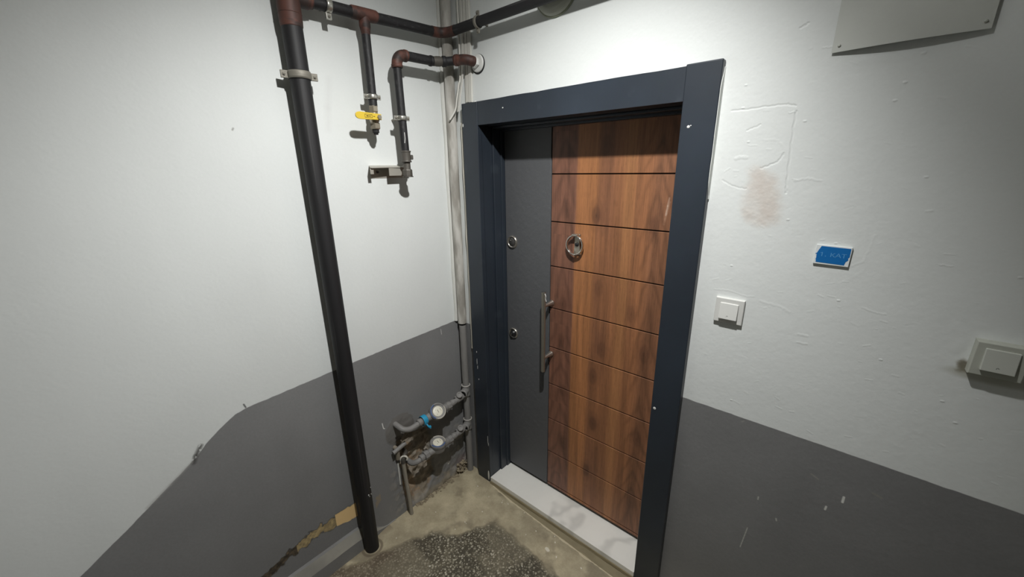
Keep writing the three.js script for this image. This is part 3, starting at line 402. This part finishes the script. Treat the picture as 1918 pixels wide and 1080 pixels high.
{
  const t = thing('gas_pipe', 'thin black gas pipe bent through red elbows down to an open coupling', 'pipe');
  const x = 0.088, z = 0.349, y = 2.297, r = 0.0168;
  part('drop_pipe', [tube([V(x, 2.25, z), V(x + 0.001, 2.1, z - 0.001), V(x + 0.002, 1.915, z - 0.003)], r, 16, 26)], M.black, t);
  part('elbow', [bend(V(x, 2.252, z), V(x, y, z), V(x, y + 0.001, z - 0.048), 0.0215), collar(V(x, 2.245, z), V(0, 1, 0), 0.0228, 0.014), collar(V(x, y, z - 0.036), V(0, 0, -1), 0.0228, 0.014)], M.red, t, 'red primed elbow');
  part('side_pipe', [tube([V(x, y + 0.001, z - 0.045), V(x, y + 0.003, 0.22), V(x, y + 0.005, 0.155)], 0.0185, 12, 26), collar(V(x, y + 0.004, 0.178), V(0, 0, -1), 0.0215, 0.010)], M.black, t);
  const d = V(0.30, 0.08, -1).normalize(), a = V(x, y + 0.005, 0.160);
  part('union', [lathe([[0.0195, 0], [0.0195, 0.012], [0.0205, 0.014], [0.0205, 0.034], [0.0185, 0.036], [0.0185, 0.046]], a, d, 28)], M.mallGrey, t, 'grey union fitting');
  part('nipple', [tube([a.clone().addScaledVector(d, 0.042), a.clone().addScaledVector(d, 0.060).add(V(0.004, 0, 0)), V(0.128, y + 0.016, 0.068), V(0.142, y + 0.017, 0.062)], 0.0185, 14, 26), lathe([[0.0195, 0], [0.0225, 0.003], [0.0225, 0.016], [0.0195, 0.02]], a.clone().addScaledVector(d, 0.042), V(0.45, 0.08, -1), 28)], M.black, t);
  part('elbow', [tube([V(0.134, y + 0.017, 0.065), V(0.16, y + 0.016, 0.060), V(0.186, y + 0.013, 0.053), V(0.202, y + 0.009, 0.036), V(0.206, y + 0.006, 0.018)], 0.0212, 26, 26), lathe([[0.018, 0], [0.0235, 0.001], [0.024, 0.012], [0.0215, 0.014]], V(0.130, y + 0.017, 0.066), V(1, -0.03, -0.2), 28)], M.red, t, 'red primed elbow');
  part('nut', hexNut(V(0.207, y + 0.006, 0.026), V(0.208, y + 0.005, 0.010), 0.0245), M.white, t, 'white hexagonal nut');
  part('wall_flange', lathe([[0.0, 0.010], [0.030, 0.010], [0.036, 0.007], [0.037, 0.002], [0.037, 0]], V(0.209, y + 0.003, 0), V(0, 0, 1), 36), M.white, t, 'white round wall flange');
  part('flange_seal', lathe([[0.0, 0.0022], [0.0405, 0.0022], [0.0405, 0]], V(0.2105, y, 0), V(0, 0, 1), 36), M.rubber, t);
  const bx = x + 0.002, bz = z - 0.004;
  part('coupling', [lathe([[r, 0], [0.0215, 0], [0.0222, 0.003], [0.0215, 0.006], [0.0195, 0.008], [0.0195, 0.040], [0.0215, 0.042], [0.0222, 0.045], [0.0215, 0.048], [0.014, 0.048]], V(bx, 1.925, bz), V(0, -1, 0), 28), box(bx + 0.006, 1.888, bz - 0.026, bx + 0.018, 1.908, bz - 0.014, 0.004)], M.mallGrey, t, 'grey threaded coupling');
  part('end_fitting', [lathe([[0.0155, 0], [0.0155, 0.030], [0.019, 0.034]], V(bx, 1.879, bz), V(0, -1, 0), 28), hexNut(V(bx, 1.848, bz), V(bx, 1.816, bz), 0.0215, 8), lathe([[0.0235, 0], [0.0245, 0.002], [0.0235, 0.004], [0.0, 0.004]], V(bx, 1.819, bz), V(0, -1, 0), 28)], M.mallGrey, t);
  part('paint_run', [tube([V(x + 0.0165, 1.998, z + 0.004), V(x + 0.0172, 1.975, z + 0.004), V(x + 0.0165, 1.955, z + 0.007)], 0.0016, 10, 6)], M.white, t, 'white paint run');
}
// pipe clamps: a split band, two ears with bolts, a rod back to the wall
function clampAt(c, axis, out, r, label, o = {}) {
  const t = thing('pipe_clamp', label, 'clamp', 'pipe clamps'), mat = o.mat || M.zinc, w = o.w || 0.018, ear = o.ear || 0.018;
  axis = axis.clone().normalize(); out = out.clone().normalize(); const side = axis.clone().cross(out).normalize();
  const frame = new THREE.Matrix4().makeBasis(side, axis, out).setPosition(c);
  const F = (g) => g.applyMatrix4(frame);
  part('band', [F(lathe([[r + 0.0005, -w / 2], [r + 0.004, -w / 2], [r + 0.0052, -w / 4], [r + 0.0052, w / 4], [r + 0.004, w / 2], [r + 0.0005, w / 2]], V(0, 0, 0), V(0, 1, 0), 40))], mat, t);
  part('liner', [F(lathe([[r, -w / 2 - 0.002], [r + 0.002, -w / 2 - 0.002], [r + 0.002, w / 2 + 0.002], [r, w / 2 + 0.002]], V(0, 0, 0), V(0, 1, 0), 36))], M.rubber, t);
  for (const s of [-1, 1]) {
    const x0 = s * (r + 0.002), x1 = s * (r + ear);
    const e = part('ear', [F(box(Math.min(x0, x1), -w / 2, -0.0005, Math.max(x0, x1), w / 2, 0.0028, 0.0008)), F(box(Math.min(x0, x1), -w / 2, -0.0045, Math.max(x0, x1), w / 2, -0.0012, 0.0008))], mat, t);
    part('bolt', [F(hexNut(V(s * (r + ear * 0.62), 0, 0.0025), V(s * (r + ear * 0.62), 0, 0.0065), 0.005)), F(rod(V(s * (r + ear * 0.62), 0, -0.008), V(s * (r + ear * 0.62), 0, 0.009), 0.0024, 12, 0.0004))], o.bolt || M.dullZinc, e);
  }
  if (o.rod) part('wall_rod', [F(rod(V(0, 0, -r - 0.002), V(0, 0, -o.rod), 0.004, 12))], M.dullZinc, t);
}
clampAt(V(RX, 2.166, RZ), V(0, 1, 0), V(1, 0, 0.15), 0.0335, 'large dull grey clamp around the thick black riser', { mat: M.dullZinc, rod: RX, ear: 0.026, w: 0.024, bolt: M.dullZinc });
clampAt(V(TX, RY + 0.004, 0.600), V(0, 0.02, -1), V(1, 0, 0), 0.0195, 'shiny clamp on the overhead pipe between the riser and its tee', { rod: TX, w: 0.02, ear: 0.024 });
clampAt(V(TX + 0.005, 2.127, 0.463), V(0, 1, 0), V(1, 0, 0.1), 0.0165, 'shiny zinc clamp just above the yellow valve', { rod: TX });
clampAt(V(0.0885, 2.055, 0.348), V(0, 1, 0), V(1, 0, 0.1), 0.0168, 'shiny zinc clamp halfway down the thin pipe with red elbows', { rod: 0.088 });
clampAt(V(0.275, BY, BZ), V(1, 0, 0), V(0, 0, 1), 0.0195, 'dull clamp on the overhead pipe above the door', { mat: M.dullZinc, rod: BZ, w: 0.014, ear: 0.022 });
// small steel bracket
{
  const t = thing('wall_bracket', 'small bent steel bracket beside the open pipe end', 'bracket');
  const s = new THREE.Shape([[0, 0.30], [0, 0.475], [0.050, 0.500], [0.058, 0.495], [0.050, 0.40], [0.055, 0.32]].map((p) => new THREE.Vector2(...p)));
  const st = std([176, 172, 162], 0.45, 0.4);
  part('shelf', new THREE.ExtrudeGeometry(s, { depth: 0.0022, bevelEnabled: false }).rotateX(Math.PI / 2).rotateZ(-0.17).translate(0, 1.866, 0), st, t);
  part('back_plate', [box(0, 1.812, 0.30, 0.0022, 1.862, 0.472, 0.0008)], st, t);
  part('lip', [box(0.046, 1.83, 0.484, 0.048, 1.857, 0.499)], st, t); part('lip', [box(0.046, 1.822, 0.33, 0.048, 1.857, 0.41)], st, t);
  for (const z of [0.33, 0.44]) part('bolt', hexNut(V(0.002, 1.838, z), V(0.008, 1.838, z), 0.006), M.mallGrey, t);
}
// ---------------------------------------------------------------- water pipes and meters in the corner
const WXC = 0.040, WZC = 0.030;
{
  const t = thing('water_pipe', 'old painted water riser standing in the corner beside the door frame', 'pipe');
  const wob = (y0, y1, r) => { const p = []; for (let y = y0; y <= y1 + 1e-6; y += 0.04) p.push(V(WXC + 0.003 * (fbm(y * 5, 1, 3, 701) - 0.5), y, WZC + 0.003 * (fbm(y * 5, 2, 3, 702) - 0.5))); return tube(p, r, p.length * 2, 26); };
  const sc = (g) => { const uv = g.attributes.uv; for (let i = 0; i < uv.count; i++) uv.setXY(i, uv.getX(i) * 3, uv.getY(i)); return g; };
  part('pipe', sc(wob(1.012, 2.80, 0.0245)), M.oldWhite, t, 'stained white upper length'); part('pipe', sc(wob(0.0, 1.012, 0.0195)), M.greyPaint, t, 'grey painted lower length');
  for (const y of [0.578, 0.345]) { const f = part('tee', [lathe([[0.0195, 0], [0.0245, 0.002], [0.0255, 0.008], [0.0235, 0.012], [0.0235, 0.062], [0.0255, 0.066], [0.0245, 0.072], [0.0195, 0.074]], V(WXC, y - 0.037, WZC), V(0, 1, 0), 28), lathe([[0.0225, 0], [0.0225, 0.04], [0.0245, 0.042], [0.0245, 0.05], [0.018, 0.052]], V(WXC, y, WZC), V(0.5, 0, 1), 28)], M.greyPaint, t); part('worn_rim', ring(V(WXC, y + 0.034, WZC), V(0, 1, 0), 0.0242, 0.0022), std([182, 178, 170], 0.6), f); }
}
// filler and a ragged white strip beside the pipe
{
  const t = thing('cable_duct', 'flaking white strip running down between corner pipe and door frame', 'cable duct');
  const p = []; for (let y = 0.86; y <= 2.07; y += 0.02) p.push(V(0.092 + 0.004 * (fbm(y * 12, 3, 3, 711) - 0.5), y, 0.006 + 0.004 * (fbm(y * 10, 7, 3, 712) - 0.5)));
  part('strip', tube(p, 0.0085, p.length * 2, 8), M.ivory, t);
}
function meter(label, y, zc, normal, o) {
  const t = thing('water_meter', label, 'water meter', 'water meters in the corner'); const ax = o.ax, g = M.greyPaint, n = normal.clone().normalize(), c = V(ax, y, zc);
  part('body', [lathe([[0.016, 0], [0.020, 0.004], [0.022, 0.03], [0.031, 0.055], [0.033, 0.072], [0.031, 0.09], [0.022, 0.115], [0.018, 0.14], [0.016, 0.145]], V(ax, y - 0.002, zc - 0.075), V(0, 0.0, 1), 28)], g, t);
  const h = part('register', [lathe([[0.040, -0.012], [0.043, -0.006], [0.043, 0.020], [0.045, 0.022], [0.045, 0.036], [0.042, 0.040], [0.036, 0.040], [0.036, 0.034], [0, 0.034]], c, n, 40)], g, t);
  part('dial', lathe([[0, 0.0375], [0.0255, 0.0375], [0.0275, 0.034]], c, n, 36), M.dial, h, 'pale dial');
  // pointers on the dial
  const q = new THREE.Quaternion().setFromUnitVectors(V(0, 1, 0), n), pt = []; for (const [a, b, w, l] of [[0, 0, 0.0022, 0.018], [0.012, 0.012, 0.0012, 0.006], [-0.012, 0.010, 0.0012, 0.006], [0.0, -0.016, 0.0012, 0.016]]) pt.push(new THREE.BoxGeometry(l, 0.0008, w).rotateY(a * 60).translate(a, 0.0379, b).applyQuaternion(q).translate(c.x, c.y, c.z));
  part('pointer', pt, std([112, 106, 86], 0.6), h);
  const u = new THREE.TorusGeometry(0.0395, 0.0032, 10, 24, 2.2).rotateX(Math.PI / 2).rotateY(o.rim).translate(0, 0.040, 0).applyQuaternion(q).translate(c.x, c.y, c.z); part('rim', u, M.blueRim, h, 'blue part of the rim');
  const u2 = new THREE.TorusGeometry(0.0395, 0.0034, 10, 24, 2.4).rotateX(Math.PI / 2).rotateY(o.rim + 2.6).translate(0, 0.040, 0).applyQuaternion(q).translate(c.x, c.y, c.z); part('rim', u2, std([178, 174, 164], 0.5), h, 'worn white part of the rim');
  if (o.lid) part('lid', [lathe([[0, 0], [0.034, 0], [0.036, 0.003], [0, 0.006]], c.clone().addScaledVector(n, 0.046).add(V(-0.012, 0.004, 0.052)), V(0.75, 0.45, 0.6), 30)], g, h, 'opened grey lid');
  // nuts and pipes both sides
  part('union_nut', [hexNut(V(ax, y - 0.002, zc - 0.072), V(ax, y - 0.002, zc - 0.100), 0.024, 8)], g, t); part('union_nut', [hexNut(V(ax, y - 0.002, zc + 0.068), V(ax, y - 0.002, zc + 0.096), 0.0255, 8)], g, t);
  part('supply_pipe', [tube([V(ax, y - 0.002, zc - 0.095), V(ax - 0.004, y, zc - 0.15), V(WXC + 0.022, y, WZC + 0.05)], 0.0145, 24, 20), lathe([[0.014, 0], [0.019, 0.003], [0.019, 0.024], [0.014, 0.027]], V(ax - 0.002, y, zc - 0.108), V(-0.05, 0, -1), 8)], g, t);
  part('stop_valve', [lathe([[0.013, 0], [0.014, 0.014], [0.011, 0.018], [0.011, 0.026], [0.018, 0.028], [0.018, 0.034], [0.012, 0.036], [0.0115, 0.031], [0, 0.031]], V(ax - 0.014, y + 0.010, zc - 0.175), V(0.55, 0.6, 0.25), 22), lathe([[0.016, 0], [0.021, 0.004], [0.022, 0.03], [0.021, 0.052], [0.016, 0.056]], V(ax - 0.008, y, zc - 0.148), V(-0.10, 0, -1), 22)], g, t);
  part('outlet_pipe', [tube(o.out, 0.0145, 34, 20), lathe([[0.0145, 0], [0.0195, 0.003], [0.0195, 0.022], [0.0145, 0.025]], V(ax, y - 0.002, zc + 0.098), V(0, 0, 1), 20)], g, t);
  if (o.tag) { const s = part('seal', [lathe([[0.0258, 0], [0.0275, 0.002], [0.0275, 0.024], [0.0258, 0.026]], V(ax, y - 0.002, zc + 0.072), V(0, 0, 1), 26)], M.blueTag, t, 'bright blue plastic seal'); part('seal_tail', [tube([V(ax + 0.022, y - 0.016, zc + 0.085), V(ax + 0.036, y - 0.03, zc + 0.08), V(ax + 0.034, y - 0.044, zc + 0.07), V(ax + 0.020, y - 0.04, zc + 0.074)], 0.0045, 20, 9), box(ax + 0.020, y - 0.045, zc + 0.062, ax + 0.034, y - 0.034, zc + 0.080, 0.003)], M.blueTag, s); }
}
meter('upper water meter with a blue plastic seal on its grey pipe', 0.570, 0.285, V(0.72, 0.66, 0.20), { ax: 0.075, rim: -0.9, tag: 1, out: [V(0.075, 0.568, 0.38), V(0.075, 0.562, 0.43), V(0.073, 0.562, 0.462), V(0.058, 0.570, 0.488), V(0.03, 0.580, 0.497), V(-0.03, 0.585, 0.50)] });
meter('lower water meter facing upward below the blue sealed one', 0.360, 0.300, V(0.14, 1.0, 0.03), { ax: 0.085, rim: 0.6, out: [V(0.085, 0.358, 0.39), V(0.084, 0.352, 0.42), V(0.076, 0.345, 0.440), V(0.055, 0.335, 0.453), V(0.0, 0.33, 0.455), V(-0.05, 0.33, 0.455)] });
{
  const t = thing('waste_pipe', 'thin pale pipe rising from the floor left of the meters', 'pipe');
  part('pipe', [tube([V(0.038, -0.005, 0.480), V(0.036, 0.12, 0.484), V(0.034, 0.25, 0.490), V(0.034, 0.36, 0.494)], 0.0105, 24, 18)], std([150, 144, 132], 0.6, 0, { bumpMap: bumpFine, bumpScale: 0.002 }), t);
  part('bend', [tube([V(0.034, 0.352, 0.494), V(0.034, 0.378, 0.492), V(0.030, 0.392, 0.478), V(0.018, 0.390, 0.462), V(-0.02, 0.38, 0.45)], 0.0115, 22, 18)], M.mallGrey, t);
  part('sleeve', [box(0.000, 0.20, 0.504, 0.006, 0.345, 0.512, 0.002)], M.whitePaint, t, 'thin white strip beside the pipe');
  part('rim', [new THREE.TorusGeometry(0.0165, 0.0052, 12, 30, 4.4).rotateZ(-0.5).rotateY(0.9).translate(0.036, 0.376, 0.488)], M.ivory, t, 'pale broken rim');
}
{
  const t = thing('pipe_stub', 'short grey capped stub sticking out beside the hole in the wall', 'pipe');
  part('bar', [rod(V(0.024, 0.437, 0.540), V(0.024, 0.455, 0.462), 0.0115, 20)], M.greyPaint, t);
  part('stem', [rod(V(0.018, 0.446, 0.512), V(0.010, 0.375, 0.508), 0.0125, 18), rod(V(0.02, 0.447, 0.515), V(-0.03, 0.447, 0.515), 0.011, 16)], std([140, 132, 118], 0.7), t);
}
{ // broken mortar along the foot of the wall
  const R = rng(31), gs = []; for (let i = 0; i < 150; i++) { const z = i < 40 ? 0.01 + R() * 0.11 : 0.01 + R() * 0.42, x = 0.010 + R() * R() * 0.035, s = 0.003 + R() * R() * 0.010; const g = mergeVertices(new THREE.IcosahedronGeometry(s, 1)), p = g.attributes.position; for (let k = 0; k < p.count; k++) { const f = 0.7 + 0.6 * R(); p.setXYZ(k, p.getX(k) * f, p.getY(k) * f * 0.7, p.getZ(k) * f); } const h = g.toNonIndexed(); h.computeVertexNormals(); gs.push(h.translate(x, s * 0.25 + (z < 0.12 ? R() * 0.085 * (1 - x * 12 > 0 ? 1 - x * 12 : 0) : 0), z)); }
  const m = part('mortar_rubble', gs, std([150, 138, 116], 0.95, 0, { bumpMap: bumpFine, bumpScale: 0.003 }), scene); tag(m, 'crumbled pale brown mortar along the foot of the corner', 'rubble', null, 'stuff');
}
// ---------------------------------------------------------------- cables beside the frame
function strip(pts, w, th, turn) { // flat ribbon following pts
  const c = new THREE.CatmullRomCurve3(pts), n = 40, pos = [], idx = []; const f = c.getSpacedPoints(n), side = turn.clone().normalize();
  for (let i = 0; i <= n; i++) { const tan = c.getTangentAt(i / n), nn = side.clone().cross(tan).normalize(); for (const [a, b] of [[-1, -1], [1, -1], [1, 1], [-1, 1]]) { const q = f[i].clone().addScaledVector(side, a * w / 2).addScaledVector(nn, b * th / 2); pos.push(q.x, q.y, q.z); } }
  for (let i = 0; i < n; i++) for (let k = 0; k < 4; k++) { const a = i * 4 + k, b = i * 4 + (k + 1) % 4; idx.push(a, b, a + 4, b, b + 4, a + 4); } idx.push(0, 2, 1, 0, 3, 2, n * 4, n * 4 + 1, n * 4 + 2, n * 4, n * 4 + 2, n * 4 + 3);
  const g = new THREE.BufferGeometry(); g.setAttribute('position', new THREE.Float32BufferAttribute(pos, 3)); g.setAttribute('uv', new THREE.Float32BufferAttribute(new Float32Array(pos.length / 3 * 2), 2)); g.setIndex(idx); const h = g.toNonIndexed(); h.computeVertexNormals(); return h;
}
const cableMat = std([208, 206, 198], 0.55, 0, { side: THREE.DoubleSide });
function cable(name, label, g) { const m = part(numbered(name), g, cableMat, scene); return tag(m, label, 'cable', 'white cables above the door frame'); }
cable('flat_cable', 'right one of two straight white cable strips ending on the frame', strip([V(0.163, H, 0.007), V(0.163, 2.4, 0.006), V(0.158, 2.145, 0.006)], 0.018, 0.010, V(1, 0, 0)));
cable('flat_cable', 'left one of two straight white cable strips ending on the frame', strip([V(0.141, H, 0.006), V(0.140, 2.4, 0.006), V(0.136, 2.147, 0.006)], 0.018, 0.009, V(1, 0, 0)));
cable('flat_cable', 'loose white cable strip hanging over the corner of the frame', strip([V(0.122, H, 0.016), V(0.123, 2.36, 0.014), V(0.121, 2.25, 0.022), V(0.112, 2.16, 0.036), V(0.104, 2.106, 0.040)], 0.016, 0.004, V(1, 0.05, 0.2)));
cable('thin_wire', 'thin white wire curling down beside the corner pipe', tube([V(0.104, H, 0.014), V(0.106, 2.32, 0.016), V(0.100, 2.22, 0.026), V(0.091, 2.16, 0.034), V(0.085, 2.12, 0.038), V(0.075, 2.092, 0.050), V(0.066, 2.072, 0.062)], 0.0042, 60, 9));

// ---------------------------------------------------------------- things on the back wall
{
  const t = thing('wall_cover', 'round dull green cover on the wall behind the overhead pipe', 'cover');
  const m = std([172, 174, 162], 0.5, 0, { bumpMap: bumpFine, bumpScale: 0.002 });
  part('disc', lathe([[0, 0.030], [0.035, 0.0295], [0.066, 0.026], [0.083, 0.018], [0.091, 0.008], [0.092, 0]], V(0.632, 2.482, 0), V(0, 0, 1), 56), m, t);
  part('rim', ring(V(0.632, 2.482, 0.003), V(0, 0, 1), 0.092, 0.004, 10, 56), std([140, 145, 124], 0.6), t);
}
{
  const t = thing('cover_plate', 'painted sheet metal cover plate screwed high on the wall', 'cover plate');
  const g = new THREE.BoxGeometry(0.270, 0.36, 0.0016, 30, 24, 1), p = g.attributes.position;
  for (let i = 0; i < p.count; i++) { const u = p.getX(i) / 0.27 + 0.5, v = p.getY(i) / 0.36 + 0.5; p.setZ(i, p.getZ(i) + 0.006 + 0.010 * Math.sin(Math.PI * u) * (1 - 0.5 * v) + 0.004 * u); }
  g.computeVertexNormals(); g.translate(1.632, 2.296, 0);
  const m = part('plate', g, std([196, 198, 192], 0.6, 0, { bumpMap: bumpFine, bumpScale: 0.0012 }), t);
  for (const [x, y] of [[1.511, 2.130], [1.756, 2.131], [1.511, 2.46], [1.756, 2.46]]) { const z = 0.0075 + 0.010 * Math.sin(Math.PI * clamp((x - 1.497) / 0.27)) + 0.004 * (x - 1.497) / 0.27; part('screw', [lathe([[0, 0.0018], [0.002, 0.0016], [0.0034, 0.0006], [0.0034, -0.004]], V(x, y, z), V(0, 0, 1), 16), box(x - 0.0026, y - 0.0004, z + 0.001, x + 0.0026, y + 0.0004, z + 0.002)], M.satinPaint, t); }
}
{ // floor sign
  const t = thing('floor_sign', 'small blue sign reading 1. KAT above the light switch', 'sign');
  const o = V(1.591, 1.5975, 0.003), rot = (g) => g.rotateZ(-0.012).rotateX(-0.0).translate(o.x, o.y, o.z);
  part('plate', rot(new RoundedBoxGeometry(0.0795, 0.0555, 0.006, 2, 0.0012).translate(0, 0, 0.001)), std([226, 230, 230], 0.4), t, 'white edge of the plate');
  const R = rng(4), e = []; const edge = (ax, ay, bx, by, n) => { for (let i = 0; i < n; i++) { const q = i / n, j = (R() - 0.5) * 0.0016; e.push([mix(ax, bx, q) + (ay === by ? 0 : j), mix(ay, by, q) + (ay === by ? j : 0)]); } };
  edge(-0.0345, -0.0225, 0.0285, -0.0235, 12); e.push([0.030, -0.0235], [0.0315, -0.014], [0.0365, -0.008], [0.0350, -0.003]); edge(0.0372, 0.0, 0.0372, 0.0215, 6); edge(0.0365, 0.0235, -0.033, 0.0242, 12); e.push([-0.0335, 0.010], [-0.0352, 0.004], [-0.0388, 0.002], [-0.0352, 0.0]); edge(-0.0352, -0.002, -0.0345, -0.0215, 5);
  part('blue_face', rot(new THREE.ExtrudeGeometry(new THREE.Shape(e.map((p) => new THREE.Vector2(...p))), { depth: 0.0008, bevelEnabled: false }).translate(0, 0, 0.0038)), std([20, 104, 172], 0.4), t, 'worn blue face');
  const font = await new FontLoader().loadAsync('fonts/droid/droid_sans_regular.typeface.json');
  const tg = new TextGeometry('1. KAT', { font, size: 0.0115, depth: 0.0006, curveSegments: 4, bevelEnabled: false }); tg.computeBoundingBox(); const b = tg.boundingBox; tg.translate(-(b.min.x + b.max.x) / 2, -(b.min.y + b.max.y) / 2, 0); tg.scale(0.0585 / (b.max.x - b.min.x), 1, 1).translate(0.0015, 0.0015, 0.0044);
  part('lettering', rot(tg), std([86, 150, 200], 0.5), t, 'faded pale lettering 1. KAT');
}
function lightSwitch(x, y, label, o) { // x, y: centre of the plate
  const t = thing('light_switch', label, 'light switch'), s = 0.043, d = o.depth;
  const fr1 = new THREE.Shape([[-s, -s], [s, -s], [s, s], [-s, s]].map((p) => new THREE.Vector2(...p)));
  part('plate', [new THREE.ExtrudeGeometry(fr1, { depth: d - 0.004, bevelEnabled: true, bevelThickness: 0.004, bevelSize: 0.0025, bevelOffset: -0.0025, bevelSegments: 3 }).translate(x, y, 0)], o.mat, t);
  const k = 0.0275, g = new RoundedBoxGeometry(2 * k, 2 * k, 0.012, 3, 0.002), p = g.attributes.position; // rocker pressed in at the top, out at the bottom
  for (let i = 0; i < p.count; i++) p.setZ(i, p.getZ(i) + (p.getZ(i) > 0 ? -0.006 * (p.getY(i) / k) * 0.55 : 0)); g.computeVertexNormals();
  const r = part('rocker', g.translate(x, y + (o.dy || 0), d + 0.001), o.rocker || o.mat, t);
  part('rocker_mark', [new THREE.TorusGeometry(0.0022, 0.0006, 6, 14, 4).translate(x - 0.001, y - 0.017 + (o.dy || 0), d + 0.0088)], std([110, 112, 108], 0.6), r);
}
lightSwitch(1.3575, 1.3785, 'white light switch beside the door frame below the blue sign', { depth: 0.011, mat: M.white });
lightSwitch(1.941, 1.3885, 'grubby switch box at the right edge below the cover plate', { depth: 0.026, dy: 0.002, mat: std([176, 178, 168], 0.6, 0, { bumpMap: bumpFine, bumpScale: 0.002 }), rocker: std([186, 188, 180], 0.5) });

// ---------------------------------------------------------------- unseen ceiling lamp; its spot beam and dish are added to shape the falloff
{
  const t = thing('ceiling_lamp', 'unseen ceiling lamp above the view, spot beam toward the corner added for its falloff', 'lamp'), dir = LAMP_AIM.clone().sub(LAMP).normalize();
  const base = V(LAMP.x + 0.03, H, LAMP.z + 0.03); part('rose', lathe([[0, 0.02], [0.045, 0.018], [0.05, 0.01], [0.05, 0]], base, V(0, -1, 0), 32), M.white, t);
  part('arm', [tube([base.clone().add(V(0, -0.01, 0)), V(LAMP.x + 0.04, 2.83, LAMP.z + 0.03), LAMP.clone().addScaledVector(dir, -0.05)], 0.006, 16, 10)], M.white, t);
  part('added_reflector', lathe([[0.012, 0], [0.034, 0.008], [0.045, 0.022], [0.047, 0.022], [0.036, 0.005], [0.012, -0.004]], LAMP.clone().addScaledVector(dir, -0.05), dir, 36), M.white, t);
  const bulb = part('bulb', new THREE.SphereGeometry(0.026, 24, 16).translate(LAMP.x, LAMP.y, LAMP.z), new THREE.MeshStandardMaterial({ color: 0xffffff, emissive: LAMP_COLOUR, emissiveIntensity: 6 }), t); bulb.castShadow = false;
  const p = new THREE.PointLight(LAMP_COLOUR, POINT_CD, 0, 2); p.position.copy(LAMP); p.castShadow = true; p.shadow.radius = 1.3; p.shadow.mapSize.set(2048, 2048); p.shadow.bias = -0.0005; t.add(p);
  const s = new THREE.SpotLight(LAMP_COLOUR, SPOT_CD, 0, SPOT_ANGLE, 1, 2); s.position.copy(LAMP); s.target.position.copy(LAMP_AIM); s.castShadow = true; s.shadow.radius = 1.3; s.shadow.mapSize.set(2048, 2048); s.shadow.bias = -0.0005; t.add(s); t.add(s.target);
  p.name = 'bulb_light'; s.name = 'added_beam';
}
renderer.render(scene, camera);
